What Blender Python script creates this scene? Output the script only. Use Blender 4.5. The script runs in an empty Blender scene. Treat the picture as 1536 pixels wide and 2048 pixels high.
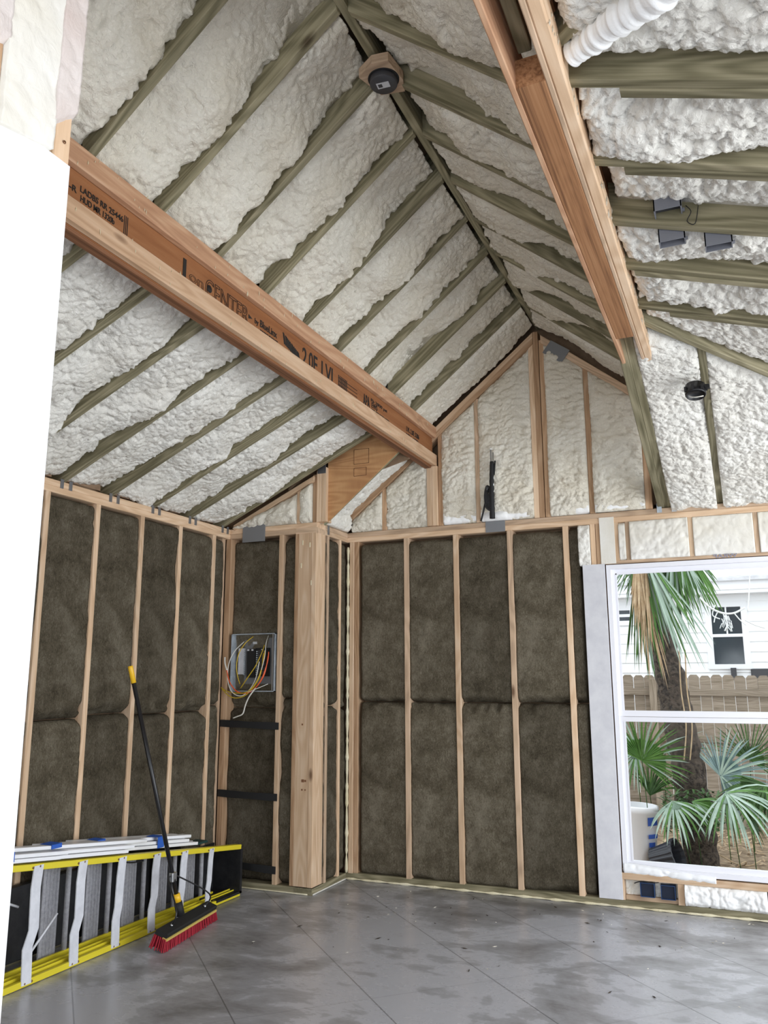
import bpy, bmesh, math, random
import numpy as np
from mathutils import Vector, Matrix

C = bpy.context.scene.collection
SC = bpy.context.scene

# ------------------------------------------------------------------ camera
cam_d = bpy.data.cameras.new('camera'); cam = bpy.data.objects.new('camera', cam_d); C.objects.link(cam)
YAW, PITCH, ROLL = -0.411190407, 0.200224745, -0.00287258
cy_, sy_, cp_, sp_ = math.cos(YAW), math.sin(YAW), math.cos(PITCH), math.sin(PITCH)
F = Vector((sy_*cp_, cy_*cp_, sp_)); R0 = Vector((cy_, -sy_, 0)); U0 = R0.cross(F)
c_, s_ = math.cos(ROLL), math.sin(ROLL)
Rv = R0*c_ + U0*s_; Uv = -R0*s_ + U0*c_
M = Matrix((Rv, Uv, -F)).transposed().to_4x4(); M.translation = Vector((0, 0, 1.43))
cam.matrix_world = M
cam_d.sensor_fit = 'VERTICAL'; cam_d.sensor_height = 36; cam_d.lens = 1649.666/2048*36
cam_d.clip_start = 0.02; cam_d.clip_end = 200
SC.camera = cam

# ------------------------------------------------------------------ light
w = bpy.data.worlds.new('overcast_sky'); SC.world = w; w.use_nodes = True
bg = w.node_tree.nodes['Background']; bg.inputs[0].default_value = (0.90, 0.95, 1.0, 1); bg.inputs[1].default_value = 2.1
def area(name, loc, rot, sx, sy, power, col):
    l = bpy.data.lights.new(name, 'AREA'); l.shape = 'RECTANGLE'; l.size = sx; l.size_y = sy; l.energy = power; l.color = col
    o = bpy.data.objects.new(name, l); o.location = loc; o.rotation_euler = rot; C.objects.link(o); return o
# area lamps added as daylight fill from the open rear and right sides
area('daylight_fill_rear', (-0.6, -3.2, 1.6), (math.radians(97), 0, 0), 4.5, 2.8, 62, (0.96, 0.98, 1.0))
area('daylight_fill_right', (3.2, 3.1, 1.3), (math.radians(92), 0, math.radians(90)), 4.0, 2.4, 120, (0.95, 0.98, 1.0))
SC.view_settings.view_transform = 'Standard'; SC.view_settings.look = 'None'
SC.view_settings.exposure = 0.08; SC.view_settings.gamma = 1.0; SC.view_settings.use_curve_mapping = False

# ------------------------------------------------------------------ plan (metres)
YB, XC, YP, XL = 5.786, -2.837, 5.268, -3.59
PB, PT = 2.49, 2.566              # top plates
RX = -1.27                        # ridge
def zu_left(x):  return 3.385 + .82*(x + 2.08)
def zu_right(x): return 3.385 + .82*(-.46 - x)
def zl_left(x):  return 2.585 + .465*(x + 3.59)
def zr_right(x): return 3.08 - .325*(x + .375)
def zr_back(y):  return 2.576 + .295*(5.786 - y)
rnd = random.Random(7)

# ------------------------------------------------------------------ materials
MT = {}
def nodes(name):
    m = bpy.data.materials.new(name); m.use_nodes = True; nt = m.node_tree
    return m, nt, nt.nodes['Principled BSDF']
def N(nt, t, **kw):
    n = nt.nodes.new(t)
    for k, v in kw.items():
        if k.startswith('i_'):
            key = k[2:]; key = int(key) if key.isdigit() else key
            n.inputs[key].default_value = v
        else: setattr(n, k, v)
    return n
def ramp(nt, fac, stops):
    r = nt.nodes.new('ShaderNodeValToRGB'); e = r.color_ramp.elements
    e[0].position, e[0].color = stops[0][0], (*stops[0][1], 1)
    e[1].position, e[1].color = stops[-1][0], (*stops[-1][1], 1)
    for p, c in stops[1:-1]:
        x = e.new(p); x.color = (*c, 1)
    nt.links.new(fac, r.inputs[0]); return r
def plain(name, col, rough=.6, metal=0, spec=.5):
    m, nt, b = nodes(name); b.inputs['Base Color'].default_value = (*col, 1)
    b.inputs['Roughness'].default_value = rough; b.inputs['Metallic'].default_value = metal
    b.inputs['Specular IOR Level'].default_value = spec
    MT[name] = m; return m
def wood(name, c1, c2, c3, sc=(1.5, 26, 26), knots=(.12, .06, .03), rough=.75, rings=.10, fleck=None):
    m, nt, b = nodes(name); L = nt.links.new
    tc = N(nt, 'ShaderNodeTexCoord'); oi = N(nt, 'ShaderNodeObjectInfo')
    mul = N(nt, 'ShaderNodeMath', operation='MULTIPLY'); L(oi.outputs['Random'], mul.inputs[0]); mul.inputs[1].default_value = 37.0
    mp = N(nt, 'ShaderNodeMapping'); mp.inputs['Scale'].default_value = sc; L(tc.outputs['Object'], mp.inputs[0])
    n1 = N(nt, 'ShaderNodeTexNoise', noise_dimensions='4D', i_Scale=1.0, i_Detail=5.0, i_Roughness=.65, i_Distortion=.6)
    L(mp.outputs[0], n1.inputs['Vector']); L(mul.outputs[0], n1.inputs['W'])
    # cathedral rings
    mp2 = N(nt, 'ShaderNodeMapping'); mp2.inputs['Scale'].default_value = (1.1, 9, 9); L(tc.outputs['Object'], mp2.inputs[0])
    n2 = N(nt, 'ShaderNodeTexNoise', noise_dimensions='4D', i_Scale=1.0, i_Detail=1.0); L(mp2.outputs[0], n2.inputs['Vector']); L(mul.outputs[0], n2.inputs['W'])
    ml = N(nt, 'ShaderNodeMath', operation='MULTIPLY'); L(n2.outputs[0], ml.inputs[0]); ml.inputs[1].default_value = 70
    sn = N(nt, 'ShaderNodeMath', operation='SINE'); L(ml.outputs[0], sn.inputs[0])
    mx = N(nt, 'ShaderNodeMath', operation='MULTIPLY_ADD'); L(sn.outputs[0], mx.inputs[0]); mx.inputs[1].default_value = rings; L(n1.outputs[0], mx.inputs[2])
    r = ramp(nt, mx.outputs[0], [(.28, c1), (.5, c2), (.72, c3)])
    # knots
    mp3 = N(nt, 'ShaderNodeMapping'); mp3.inputs['Scale'].default_value = (2.3, 6, 6); L(tc.outputs['Object'], mp3.inputs[0])
    vo = N(nt, 'ShaderNodeTexVoronoi', voronoi_dimensions='4D', i_Scale=1.0); L(mp3.outputs[0], vo.inputs['Vector']); L(mul.outputs[0], vo.inputs['W'])
    lt = N(nt, 'ShaderNodeMapRange', clamp=True); L(vo.outputs['Distance'], lt.inputs[0])
    lt.inputs[1].default_value = .05; lt.inputs[2].default_value = .13; lt.inputs[3].default_value = .85; lt.inputs[4].default_value = 0
    mixk = N(nt, 'ShaderNodeMix', data_type='RGBA'); L(lt.outputs[0], mixk.inputs[0]); L(r.outputs[0], mixk.inputs[6]); mixk.inputs[7].default_value = (*knots, 1)
    hsv = N(nt, 'ShaderNodeHueSaturation')
    mr = N(nt, 'ShaderNodeMapRange'); L(oi.outputs['Random'], mr.inputs[0]); mr.inputs[3].default_value = .86; mr.inputs[4].default_value = 1.14
    L(mr.outputs[0], hsv.inputs['Value']); L(mixk.outputs[2], hsv.inputs['Color'])
    out = hsv.outputs[0]
    if fleck:
        mp4 = N(nt, 'ShaderNodeMapping'); mp4.inputs['Scale'].default_value = (25, 90, 90); L(tc.outputs['Object'], mp4.inputs[0])
        v4 = N(nt, 'ShaderNodeTexVoronoi', i_Scale=1.0); L(mp4.outputs[0], v4.inputs['Vector'])
        m4 = N(nt, 'ShaderNodeMapRange', clamp=True); L(v4.outputs['Distance'], m4.inputs[0])
        m4.inputs[1].default_value = .10; m4.inputs[2].default_value = .2; m4.inputs[3].default_value = .6; m4.inputs[4].default_value = 0
        mk = N(nt, 'ShaderNodeMix', data_type='RGBA'); L(m4.outputs[0], mk.inputs[0]); L(out, mk.inputs[6]); mk.inputs[7].default_value = (*fleck, 1); out = mk.outputs[2]
    L(out, b.inputs['Base Color']); b.inputs['Roughness'].default_value = rough; b.inputs['Specular IOR Level'].default_value = .25
    bp = N(nt, 'ShaderNodeBump', i_Strength=.25, i_Distance=.004); L(mx.outputs[0], bp.inputs['Height']); L(bp.outputs[0], b.inputs['Normal'])
    MT[name] = m
wood('pine', (.54, .36, .225), (.64, .45, .295), (.73, .55, .39))
wood('pine_weathered', (.40, .28, .19), (.56, .40, .27), (.66, .48, .34))
wood('pine_pink', (.36, .215, .12), (.46, .29, .17), (.56, .38, .245))
wood('pine_beam', (.38, .20, .115), (.49, .28, .165), (.58, .37, .235))
wood('pine_light_beam', (.48, .30, .18), (.58, .38, .24), (.66, .47, .32))
wood('treated', (.13, .115, .065), (.235, .21, .13), (.36, .32, .21), sc=(1.2, 34, 34), knots=(.06, .04, .02))
wood('treated_end', (.15, .15, .09), (.22, .22, .14), (.3, .3, .2), sc=(1.2, 34, 34))
wood('lvl_face', (.21, .082, .032), (.28, .115, .046), (.34, .155, .068), sc=(1.0, 14, 14), knots=(.2, .07, .03), rings=.02)
wood('lvl_shaded', (.08, .035, .018), (.22, .10, .05), (.32, .16, .085), sc=(.7, 75, 75), knots=(.05, .03, .02), rings=.015)  # darker laminated copy; the shadow under the left beam is in its colour
wood('lvl_edge', (.10, .04, .02), (.40, .195, .09), (.55, .30, .155), sc=(.7, 75, 75), knots=(.1, .04, .02), rings=.015)
wood('plywood', (.42, .20, .09), (.55, .29, .13), (.66, .38, .18), sc=(3, 16, 2), knots=(.22, .09, .04))
wood('fence_wood', (.17, .135, .095), (.25, .20, .15), (.32, .265, .205), sc=(1.2, 20, 20), knots=(.14, .09, .05))

def foam_mat(name, c1, c2, scale=75, bump=.75):
    m, nt, b = nodes(name); L = nt.links.new
    tc = N(nt, 'ShaderNodeTexCoord')
    n1 = N(nt, 'ShaderNodeTexNoise', i_Scale=3.0, i_Detail=3.0); L(tc.outputs['Object'], n1.inputs['Vector'])
    r = ramp(nt, n1.outputs[0], [(.35, c1), (.65, c2)]); L(r.outputs[0], b.inputs['Base Color'])
    b.inputs['Roughness'].default_value = .55; b.inputs['Specular IOR Level'].default_value = .3
    n2 = N(nt, 'ShaderNodeTexNoise', i_Scale=float(scale), i_Detail=5.0, i_Roughness=.6, i_Distortion=.8); L(tc.outputs['Object'], n2.inputs['Vector'])
    bp = N(nt, 'ShaderNodeBump', i_Strength=bump, i_Distance=.012); L(n2.outputs[0], bp.inputs['Height']); L(bp.outputs[0], b.inputs['Normal'])
    MT[name] = m
foam_mat('foam', (.74, .68, .56), (.82, .78, .68))  # warm bounce light off the wood is put into this foam colour
foam_mat('foam_white', (.82, .79, .72), (.88, .86, .80), 60)
foam_mat('foam_trimmed', (.74, .70, .61), (.83, .81, .76), 30, .25)
foam_mat('foam_fresh', (.88, .88, .87), (.92, .92, .91), 20, .3)
foam_mat('foam_pinkish', (.60, .50, .46), (.74, .68, .65), 35, .35)
foam_mat('foam_yellow', (.72, .64, .42), (.82, .76, .58), 80, .5)

def wool():
    m, nt, b = nodes('mineral_wool'); L = nt.links.new
    tc = N(nt, 'ShaderNodeTexCoord')
    n1 = N(nt, 'ShaderNodeTexNoise', i_Scale=5.0, i_Detail=8.0, i_Roughness=.7); L(tc.outputs['Object'], n1.inputs['Vector'])
    mp = N(nt, 'ShaderNodeMapping'); mp.inputs['Scale'].default_value = (90, 90, 45); L(tc.outputs['Object'], mp.inputs[0])
    n2 = N(nt, 'ShaderNodeTexNoise', i_Scale=1.0, i_Detail=7.0, i_Roughness=.75, i_Distortion=1.5); L(mp.outputs[0], n2.inputs['Vector'])
    mx = N(nt, 'ShaderNodeMath', operation='MULTIPLY_ADD'); L(n2.outputs[0], mx.inputs[0]); mx.inputs[1].default_value = .55
    sc = N(nt, 'ShaderNodeMath', operation='MULTIPLY'); L(n1.outputs[0], sc.inputs[0]); sc.inputs[1].default_value = .5; L(sc.outputs[0], mx.inputs[2])
    r = ramp(nt, mx.outputs[0], [(.37, (.036, .029, .019)), (.50, (.10, .084, .058)), (.64, (.19, .166, .125))])
    oi = N(nt, 'ShaderNodeObjectInfo'); hs_ = N(nt, 'ShaderNodeHueSaturation'); mr_ = N(nt, 'ShaderNodeMapRange'); L(oi.outputs['Random'], mr_.inputs[0]); mr_.inputs[3].default_value = .82; mr_.inputs[4].default_value = 1.22
    L(mr_.outputs[0], hs_.inputs['Value']); L(r.outputs[0], hs_.inputs['Color']); L(hs_.outputs[0], b.inputs['Base Color']); b.inputs['Roughness'].default_value = 1; b.inputs['Specular IOR Level'].default_value = .05
    bp = N(nt, 'ShaderNodeBump', i_Strength=1.0, i_Distance=.014); L(mx.outputs[0], bp.inputs['Height']); L(bp.outputs[0], b.inputs['Normal'])
    MT['wool'] = m
wool()

def concrete():
    m, nt, b = nodes('concrete'); L = nt.links.new
    tc = N(nt, 'ShaderNodeTexCoord'); P_ = tc.outputs['Object']
    n1 = N(nt, 'ShaderNodeTexNoise', i_Scale=1.1, i_Detail=7.0, i_Roughness=.62, i_Distortion=.35); L(P_, n1.inputs['Vector'])
    mp = N(nt, 'ShaderNodeMapping'); mp.inputs['Scale'].default_value = (3.0, 7, 1); mp.inputs['Rotation'].default_value = (0, 0, .42); L(P_, mp.inputs[0])
    n2 = N(nt, 'ShaderNodeTexNoise', i_Scale=1.0, i_Detail=8.0, i_Roughness=.7, i_Distortion=.3); L(mp.outputs[0], n2.inputs['Vector'])
    m0 = N(nt, 'ShaderNodeMath', operation='MULTIPLY'); L(n2.outputs[0], m0.inputs[0]); m0.inputs[1].default_value = .55
    m1 = N(nt, 'ShaderNodeMath', operation='MULTIPLY_ADD'); L(n1.outputs[0], m1.inputs[0]); m1.inputs[1].default_value = 1.4; L(m0.outputs[0], m1.inputs[2])
    mx = m1
    r = ramp(nt, mx.outputs[0], [(.78, (.17, .165, .165)), (.88, (.26, .255, .265)), (.98, (.34, .34, .36)), (1.15, (.43, .43, .46))])
    # brown dirt spots
    n3 = N(nt, 'ShaderNodeTexNoise', i_Scale=4.0, i_Detail=10.0, i_Roughness=.75); L(P_, n3.inputs['Vector'])
    mr = N(nt, 'ShaderNodeMapRange', clamp=True); L(n3.outputs[0], mr.inputs[0]); mr.inputs[1].default_value = .62; mr.inputs[2].default_value = .75; mr.inputs[4].default_value = .55
    mk = N(nt, 'ShaderNodeMix', data_type='RGBA'); L(mr.outputs[0], mk.inputs[0]); L(r.outputs[0], mk.inputs[6]); mk.inputs[7].default_value = (.10, .085, .065, 1)
    # saw-cut control joints on a diagonal grid
    sep = N(nt, 'ShaderNodeSeparateXYZ'); L(P_, sep.inputs[0])
    lines = []
    for op, off in (('ADD', 1.455), ('SUBTRACT', -4.33)):
        a = N(nt, 'ShaderNodeMath', operation=op); L(sep.outputs[0], a.inputs[0]); L(sep.outputs[1], a.inputs[1])
        c = N(nt, 'ShaderNodeMath', operation='MULTIPLY_ADD'); L(a.outputs[0], c.inputs[0]); c.inputs[1].default_value = .70711/.635; c.inputs[2].default_value = .5 - off/.635 + 40
        fr = N(nt, 'ShaderNodeMath', operation='FRACT'); L(c.outputs[0], fr.inputs[0])
        s = N(nt, 'ShaderNodeMath', operation='SUBTRACT'); L(fr.outputs[0], s.inputs[0]); s.inputs[1].default_value = .5
        ab = N(nt, 'ShaderNodeMath', operation='ABSOLUTE'); L(s.outputs[0], ab.inputs[0])
        q = N(nt, 'ShaderNodeMapRange', clamp=True); L(ab.outputs[0], q.inputs[0]); q.inputs[1].default_value = .003; q.inputs[2].default_value = .007; q.inputs[3].default_value = .6 if op == 'ADD' else .25; q.inputs[4].default_value = 0
        lines.append(q)
    mxl = N(nt, 'ShaderNodeMath', operation='MAXIMUM'); L(lines[0].outputs[0], mxl.inputs[0]); L(lines[1].outputs[0], mxl.inputs[1])
    mj = N(nt, 'ShaderNodeMix', data_type='RGBA'); L(mxl.outputs[0], mj.inputs[0]); L(mk.outputs[2], mj.inputs[6]); mj.inputs[7].default_value = (.05, .05, .05, 1)
    L(mj.outputs[2], b.inputs['Base Color'])
    rr = N(nt, 'ShaderNodeMapRange'); L(mx.outputs[0], rr.inputs[0]); rr.inputs[1].default_value = .8; rr.inputs[2].default_value = 1.2; rr.inputs[3].default_value = .40; rr.inputs[4].default_value = .20
    L(rr.outputs[0], b.inputs['Roughness']); b.inputs['Specular IOR Level'].default_value = .5
    bp = N(nt, 'ShaderNodeBump', i_Strength=.12, i_Distance=.01); L(mx.outputs[0], bp.inputs['Height']); L(bp.outputs[0], b.inputs['Normal'])
    MT['concrete'] = m
concrete()

def speck(name, c1, c2, sc, rough=.8, bump=0.0, dist=.01):
    m, nt, b = nodes(name); L = nt.links.new
    tc = N(nt, 'ShaderNodeTexCoord'); n1 = N(nt, 'ShaderNodeTexNoise', i_Scale=float(sc), i_Detail=6.0, i_Roughness=.65); L(tc.outputs['Object'], n1.inputs['Vector'])
    r = ramp(nt, n1.outputs[0], [(.35, c1), (.65, c2)]); L(r.outputs[0], b.inputs['Base Color']); b.inputs['Roughness'].default_value = rough
    b.inputs['Specular IOR Level'].default_value = .3
    if bump:
        bp = N(nt, 'ShaderNodeBump', i_Strength=bump, i_Distance=dist); L(n1.outputs[0], bp.inputs['Height']); L(bp.outputs[0], b.inputs['Normal'])
    MT[name] = m
speck('drywall', (.78, .78, .80), (.83, .83, .85), 4)
speck('drywall_grey', (.60, .60, .64), (.70, .70, .73), 8)
speck('sheathing', (.20, .13, .08), (.28, .19, .12), 12)
speck('bark', (.015, .011, .009), (.13, .10, .075), 26, .95, 1.0, .04)
speck('soil', (.16, .11, .07), (.34, .26, .17), 9, 1, .8, .03)
speck('leaf_dark', (.020, .055, .012), (.06, .13, .03), 6, .45)
speck('leaf_green', (.045, .12, .02), (.10, .22, .045), 6, .4)
speck('leaf_pale', (.26, .36, .28), (.40, .50, .42), 5, .4)
speck('leaf_blue', (.13, .21, .20), (.24, .33, .33), 5, .45)
speck('leaf_dry', (.36, .24, .13), (.55, .42, .27), 9, .8)
speck('leaf_litter', (.30, .20, .11), (.52, .40, .27), 6, .9)
speck('aluminium', (.60, .61, .66), (.72, .73, .78), 14, .42)
speck('alu_step', (.30, .30, .33), (.42, .42, .46), 60, .55, .3, .003)
speck('black_cap', (.010, .010, .012), (.02, .02, .022), 20, .5)
speck('roof_shingle', (.55, .55, .57), (.70, .70, .72), 10)
speck('galvanized', (.30, .34, .38), (.50, .55, .60), 14, .35)
plain('yellow_rail', (.72, .60, .03), .4); plain('rivet', (.20, .10, .05), .4, .6)
plain('black_matte', (.008, .008, .009), .7); plain('black_gloss', (.012, .012, .014), .3)
plain('grey_plastic', (.17, .175, .20), .5); plain('grey_plate', (.20, .205, .215), .5, .2)
plain('dark_grey', (.045, .045, .05), .5); plain('blue_box', (.01, .045, .14), .45)
plain('box_inside_shade', (.004, .01, .03), .7)  # darker copy of the box blue, with the interior shade in its colour
plain('blue_tape', (.015, .10, .48), .6); plain('white_trim', (.86, .87, .90), .35); plain('vinyl', (.80, .80, .85), .35)
plain('siding', (.90, .91, .92), .6); plain('white_paint', (.85, .86, .88), .5)
plain('red_bristle', (.30, .006, .02), .8); plain('handle_yellow', (.85, .50, .02), .4); plain('broom_block', (.62, .46, .12), .6)
plain('wire_yellow', (.58, .40, .02), .4); plain('wire_white', (.70, .68, .62), .4); plain('wire_red', (.75, .10, .02), .4)
plain('ink', (.015, .012, .010), .8); plain('ink_faint', (.28, .28, .36), .8); plain('ink_brown', (.20, .09, .04), .8)
plain('steel', (.55, .56, .58), .3, .9); plain('strap_metal', (.26, .27, .29), .35, .8)
plain('pot_black', (.02, .022, .03), .4); plain('pail_white', (.88, .89, .92), .4); plain('label_blue', (.03, .10, .45), .5)
plain('orange', (.8, .08, .02), .5); plain('lichen', (.80, .82, .82), .9); plain('sticker', (.55, .56, .58), .5)
plain('window_dark', (.035, .045, .055), .08); plain('teal', (.01, .05, .05), .6)
def glass():
    m = bpy.data.materials.new('clear_glass'); m.use_nodes = True; nt = m.node_tree; nt.nodes.remove(nt.nodes['Principled BSDF'])
    o = nt.nodes['Material Output']; t = N(nt, 'ShaderNodeBsdfTransparent'); g = N(nt, 'ShaderNodeBsdfGlossy', i_Roughness=.02)
    fr = N(nt, 'ShaderNodeFresnel', i_IOR=1.35); mx = N(nt, 'ShaderNodeMixShader')
    t.inputs[0].default_value = (.98, .99, .99, 1)
    fm = N(nt, 'ShaderNodeMath', operation='MULTIPLY'); fm.inputs[1].default_value = .12; nt.links.new(fr.outputs[0], fm.inputs[0]); nt.links.new(fm.outputs[0], mx.inputs[0]); nt.links.new(t.outputs[0], mx.inputs[1]); nt.links.new(g.outputs[0], mx.inputs[2]); nt.links.new(mx.outputs[0], o.inputs[0])
    MT['glass'] = m
glass()

# ------------------------------------------------------------------ object helpers
def link(name, me, mat=None, parent=None, mw=None, smooth=False):
    o = bpy.data.objects.new(name, me); C.objects.link(o)
    if mat:
        for mm in (mat if isinstance(mat, (list, tuple)) else [mat]): me.materials.append(MT[mm])
    if mw is not None: o.matrix_world = mw
    if parent:
        o.parent = parent; o.matrix_parent_inverse = parent.matrix_basis.inverted()
    if smooth: me.polygons.foreach_set('use_smooth', [True]*len(me.polygons))
    return o
def T(o, label, cat, group=None, kind=None):
    o['label'] = label; o['category'] = cat
    if group: o['group'] = group
    if kind: o['kind'] = kind
    return o
def S(o, label=None):
    o['kind'] = 'structure'
    if label: o['label'] = label
    return o
def empty(name, loc, label, cat, group=None):
    o = bpy.data.objects.new(name, None); C.objects.link(o); o.location = loc; o.empty_display_size = .1
    return T(o, label, cat, group)
ORD = ['first', 'second', 'third', 'fourth', 'fifth', 'sixth', 'seventh', 'eighth', 'ninth', 'tenth', 'eleventh', 'twelfth', 'thirteenth']
def V(*a): return Vector(a)

def board(name, a, b, w, t, mat, up=(0, 0, 1), parent=None, na=None, nb=None, ch=.003):
    """lumber from a to b; w = size across (perpendicular to up), t = size along up"""
    a = Vector(a); b = Vector(b); x = (b-a).normalized(); L = (b-a).length
    z = Vector(up); z = (z - x*z.dot(x)).normalized(); y = z.cross(x)
    ch = min(ch, w*.2, t*.2)
    hw, ht = w/2, t/2
    prof = [(-hw+ch, -ht), (hw-ch, -ht), (hw, -ht+ch), (hw, ht-ch), (hw-ch, ht), (-hw+ch, ht), (-hw, ht-ch), (-hw, -ht+ch)]
    mw = Matrix((x, y, z)).transposed().to_4x4(); mw.translation = (a+b)/2
    inv3 = mw.to_3x3().inverted()
    def ends(xe, n):
        out = []
        for (py, pz) in prof:
            px = xe
            if n is not None:
                nl = inv3 @ Vector(n)
                if abs(nl.x) > 1e-4: px = xe - (nl.y*py + nl.z*pz)/nl.x
            out.append((px, py, pz))
        return out
    vs = ends(-L/2, na) + ends(L/2, nb)
    fs = [tuple(range(7, -1, -1)), tuple(range(8, 16))]
    fs += [(i, (i+1) % 8, 8+(i+1) % 8, 8+i) for i in range(8)]
    me = bpy.data.meshes.new(name); me.from_pydata(vs, [], fs)
    return link(name, me, mat, parent, mw)

def box(name, lo, hi, mat, parent=None, bev=0.0, mw=None):
    lo = Vector(lo); hi = Vector(hi); c = (lo+hi)/2; d = (hi-lo)/2
    bm = bmesh.new(); bmesh.ops.create_cube(bm, size=1)
    for v in bm.verts: v.co = Vector((v.co.x*2*d.x, v.co.y*2*d.y, v.co.z*2*d.z))
    if bev: bmesh.ops.bevel(bm, geom=list(bm.edges), offset=bev, segments=2, affect='EDGES', profile=.5)
    me = bpy.data.meshes.new(name); bm.to_mesh(me); bm.free()
    m = Matrix.Translation(c)
    if mw is not None: m = mw @ m
    return link(name, me, mat, parent, m)

def boxes(name, lst, mat, parent=None):
    """several boxes joined into one mesh (world coordinates)"""
    vs, fs = [], []
    c = Vector([sum((l[0][i]+l[1][i])/2 for l in lst)/len(lst) for i in range(3)])
    for lo, hi in lst:
        k = len(vs)
        for z in (lo[2], hi[2]):
            for x, y in ((lo[0], lo[1]), (hi[0], lo[1]), (hi[0], hi[1]), (lo[0], hi[1])): vs.append((x-c.x, y-c.y, z-c.z))
        fs += [(k+3, k+2, k+1, k), (k+4, k+5, k+6, k+7)] + [(k+i, k+(i+1) % 4, k+4+(i+1) % 4, k+4+i) for i in range(4)]
    me = bpy.data.meshes.new(name); me.from_pydata(vs, [], fs)
    return link(name, me, mat, parent, Matrix.Translation(c))

def prism(name, pts, ext, mat, parent=None):
    """closed polygon pts (3D, planar) pushed along ext"""
    c = sum((Vector(p) for p in pts), Vector())/len(pts); e = Vector(ext); n = len(pts)
    vs = [Vector(p)-c for p in pts] + [Vector(p)-c+e for p in pts]
    fs = [tuple(range(n)), tuple(range(2*n-1, n-1, -1))] + [(i, n+i, n+(i+1) % n, (i+1) % n) for i in range(n)]
    me = bpy.data.meshes.new(name); me.from_pydata([tuple(v) for v in vs], [], fs)
    bm = bmesh.new(); bm.from_mesh(me); bmesh.ops.recalc_face_normals(bm, faces=bm.faces); bm.to_mesh(me); bm.free()
    return link(name, me, mat, parent, Matrix.Translation(c))

def smooth_path(pts, sub=6):
    pts = [Vector(p) for p in pts]; out = []
    if len(pts) < 3: return pts
    for i in range(len(pts)-1):
        p0 = pts[max(i-1, 0)]; p1 = pts[i]; p2 = pts[i+1]; p3 = pts[min(i+2, len(pts)-1)]
        for k in range(sub):
            t = k/sub
            out.append(.5*((2*p1) + (p2-p0)*t + (2*p0-5*p1+4*p2-p3)*t*t + (3*p1-p0-3*p2+p3)*t**3))
    out.append(pts[-1]); return out
def tube(name, pts, r, mat, parent=None, seg=8, sub=6, taper=None, smooth=True):
    P_ = smooth_path(pts, sub) if sub else [Vector(p) for p in pts]
    c = P_[0].copy(); n = len(P_); vs, fs = [], []
    prev = None
    for i, p in enumerate(P_):
        t = (P_[min(i+1, n-1)] - P_[max(i-1, 0)]).normalized()
        if prev is None:
            prev = t.orthogonal().normalized()
        prev = (prev - t*prev.dot(t)).normalized(); bn = t.cross(prev)
        rr = r if taper is None else taper(i/(n-1))*r
        for k in range(seg):
            a = 2*math.pi*k/seg
            vs.append(tuple(p - c + prev*math.cos(a)*rr + bn*math.sin(a)*rr))
    for i in range(n-1):
        for k in range(seg):
            fs.append((i*seg+k, i*seg+(k+1) % seg, (i+1)*seg+(k+1) % seg, (i+1)*seg+k))
    fs.append(tuple(range(seg-1, -1, -1))); fs.append(tuple((n-1)*seg+k for k in range(seg)))
    me = bpy.data.meshes.new(name); me.from_pydata(vs, [], fs)
    return link(name, me, mat, parent, Matrix.Translation(c), smooth)

def lathe(name, prof, base, axis, mat, parent=None, seg=24, smooth=True, rib=0.0, nr=0):
    """prof: (radius, height) along axis from base"""
    ax = Vector(axis).normalized(); u = ax.orthogonal().normalized(); v = ax.cross(u)
    vs, fs = [], []
    for r, h in prof:
        for k in range(seg):
            a = 2*math.pi*k/seg; rr = r*(1 + (rib*(1 if (k*nr*2//seg) % 2 else -1) if nr else 0))
            vs.append(tuple(u*math.cos(a)*rr + v*math.sin(a)*rr + ax*h))
    n = len(prof)
    for i in range(n-1):
        for k in range(seg):
            fs.append((i*seg+k, i*seg+(k+1) % seg, (i+1)*seg+(k+1) % seg, (i+1)*seg+k))
    if prof[0][0] > 1e-4: fs.append(tuple(range(seg-1, -1, -1)))
    if prof[-1][0] > 1e-4: fs.append(tuple((n-1)*seg+k for k in range(seg)))
    me = bpy.data.meshes.new(name); me.from_pydata(vs, [], fs)
    return link(name, me, mat, parent, Matrix.Translation(Vector(base)), smooth)

# ---- cellular noise for foam and wool
def hash3(ix, iy, iz, k):
    h = (ix*374761393 + iy*668265263 + iz*2147483647 + k*974634777) & 0xffffffff
    h = ((h ^ (h >> 13)) * 1274126177) & 0xffffffff
    h = h ^ (h >> 16)
    return (h & 0xffff)/65535.0
def worley(P_):
    P_ = np.asarray(P_, dtype=np.float64); I = np.floor(P_).astype(np.int64); Fr = P_ - I
    d1 = np.full(len(P_), 9.0); d2 = d1.copy()
    for dx in (-1, 0, 1):
        for dy in (-1, 0, 1):
            for dz in (-1, 0, 1):
                jx, jy, jz = I[:, 0]+dx, I[:, 1]+dy, I[:, 2]+dz
                q = (dx + hash3(jx, jy, jz, 1) - Fr[:, 0])**2 + (dy + hash3(jx, jy, jz, 2) - Fr[:, 1])**2 + (dz + hash3(jx, jy, jz, 3) - Fr[:, 2])**2
                d2 = np.where(q < d1, d1, np.minimum(d2, q)); d1 = np.minimum(d1, q)
    return np.sqrt(d1), np.sqrt(d2)
def vnoise(P_):
    P_ = np.asarray(P_, dtype=np.float64); I = np.floor(P_).astype(np.int64); f = P_ - I; f = f*f*(3-2*f); r = 0
    for dx in (0, 1):
        for dy in (0, 1):
            for dz in (0, 1):
                wgt = (f[:, 0] if dx else 1-f[:, 0])*(f[:, 1] if dy else 1-f[:, 1])*(f[:, 2] if dz else 1-f[:, 2])
                r = r + wgt*hash3(I[:, 0]+dx, I[:, 1]+dy, I[:, 2]+dz, 5)
    return r
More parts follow.
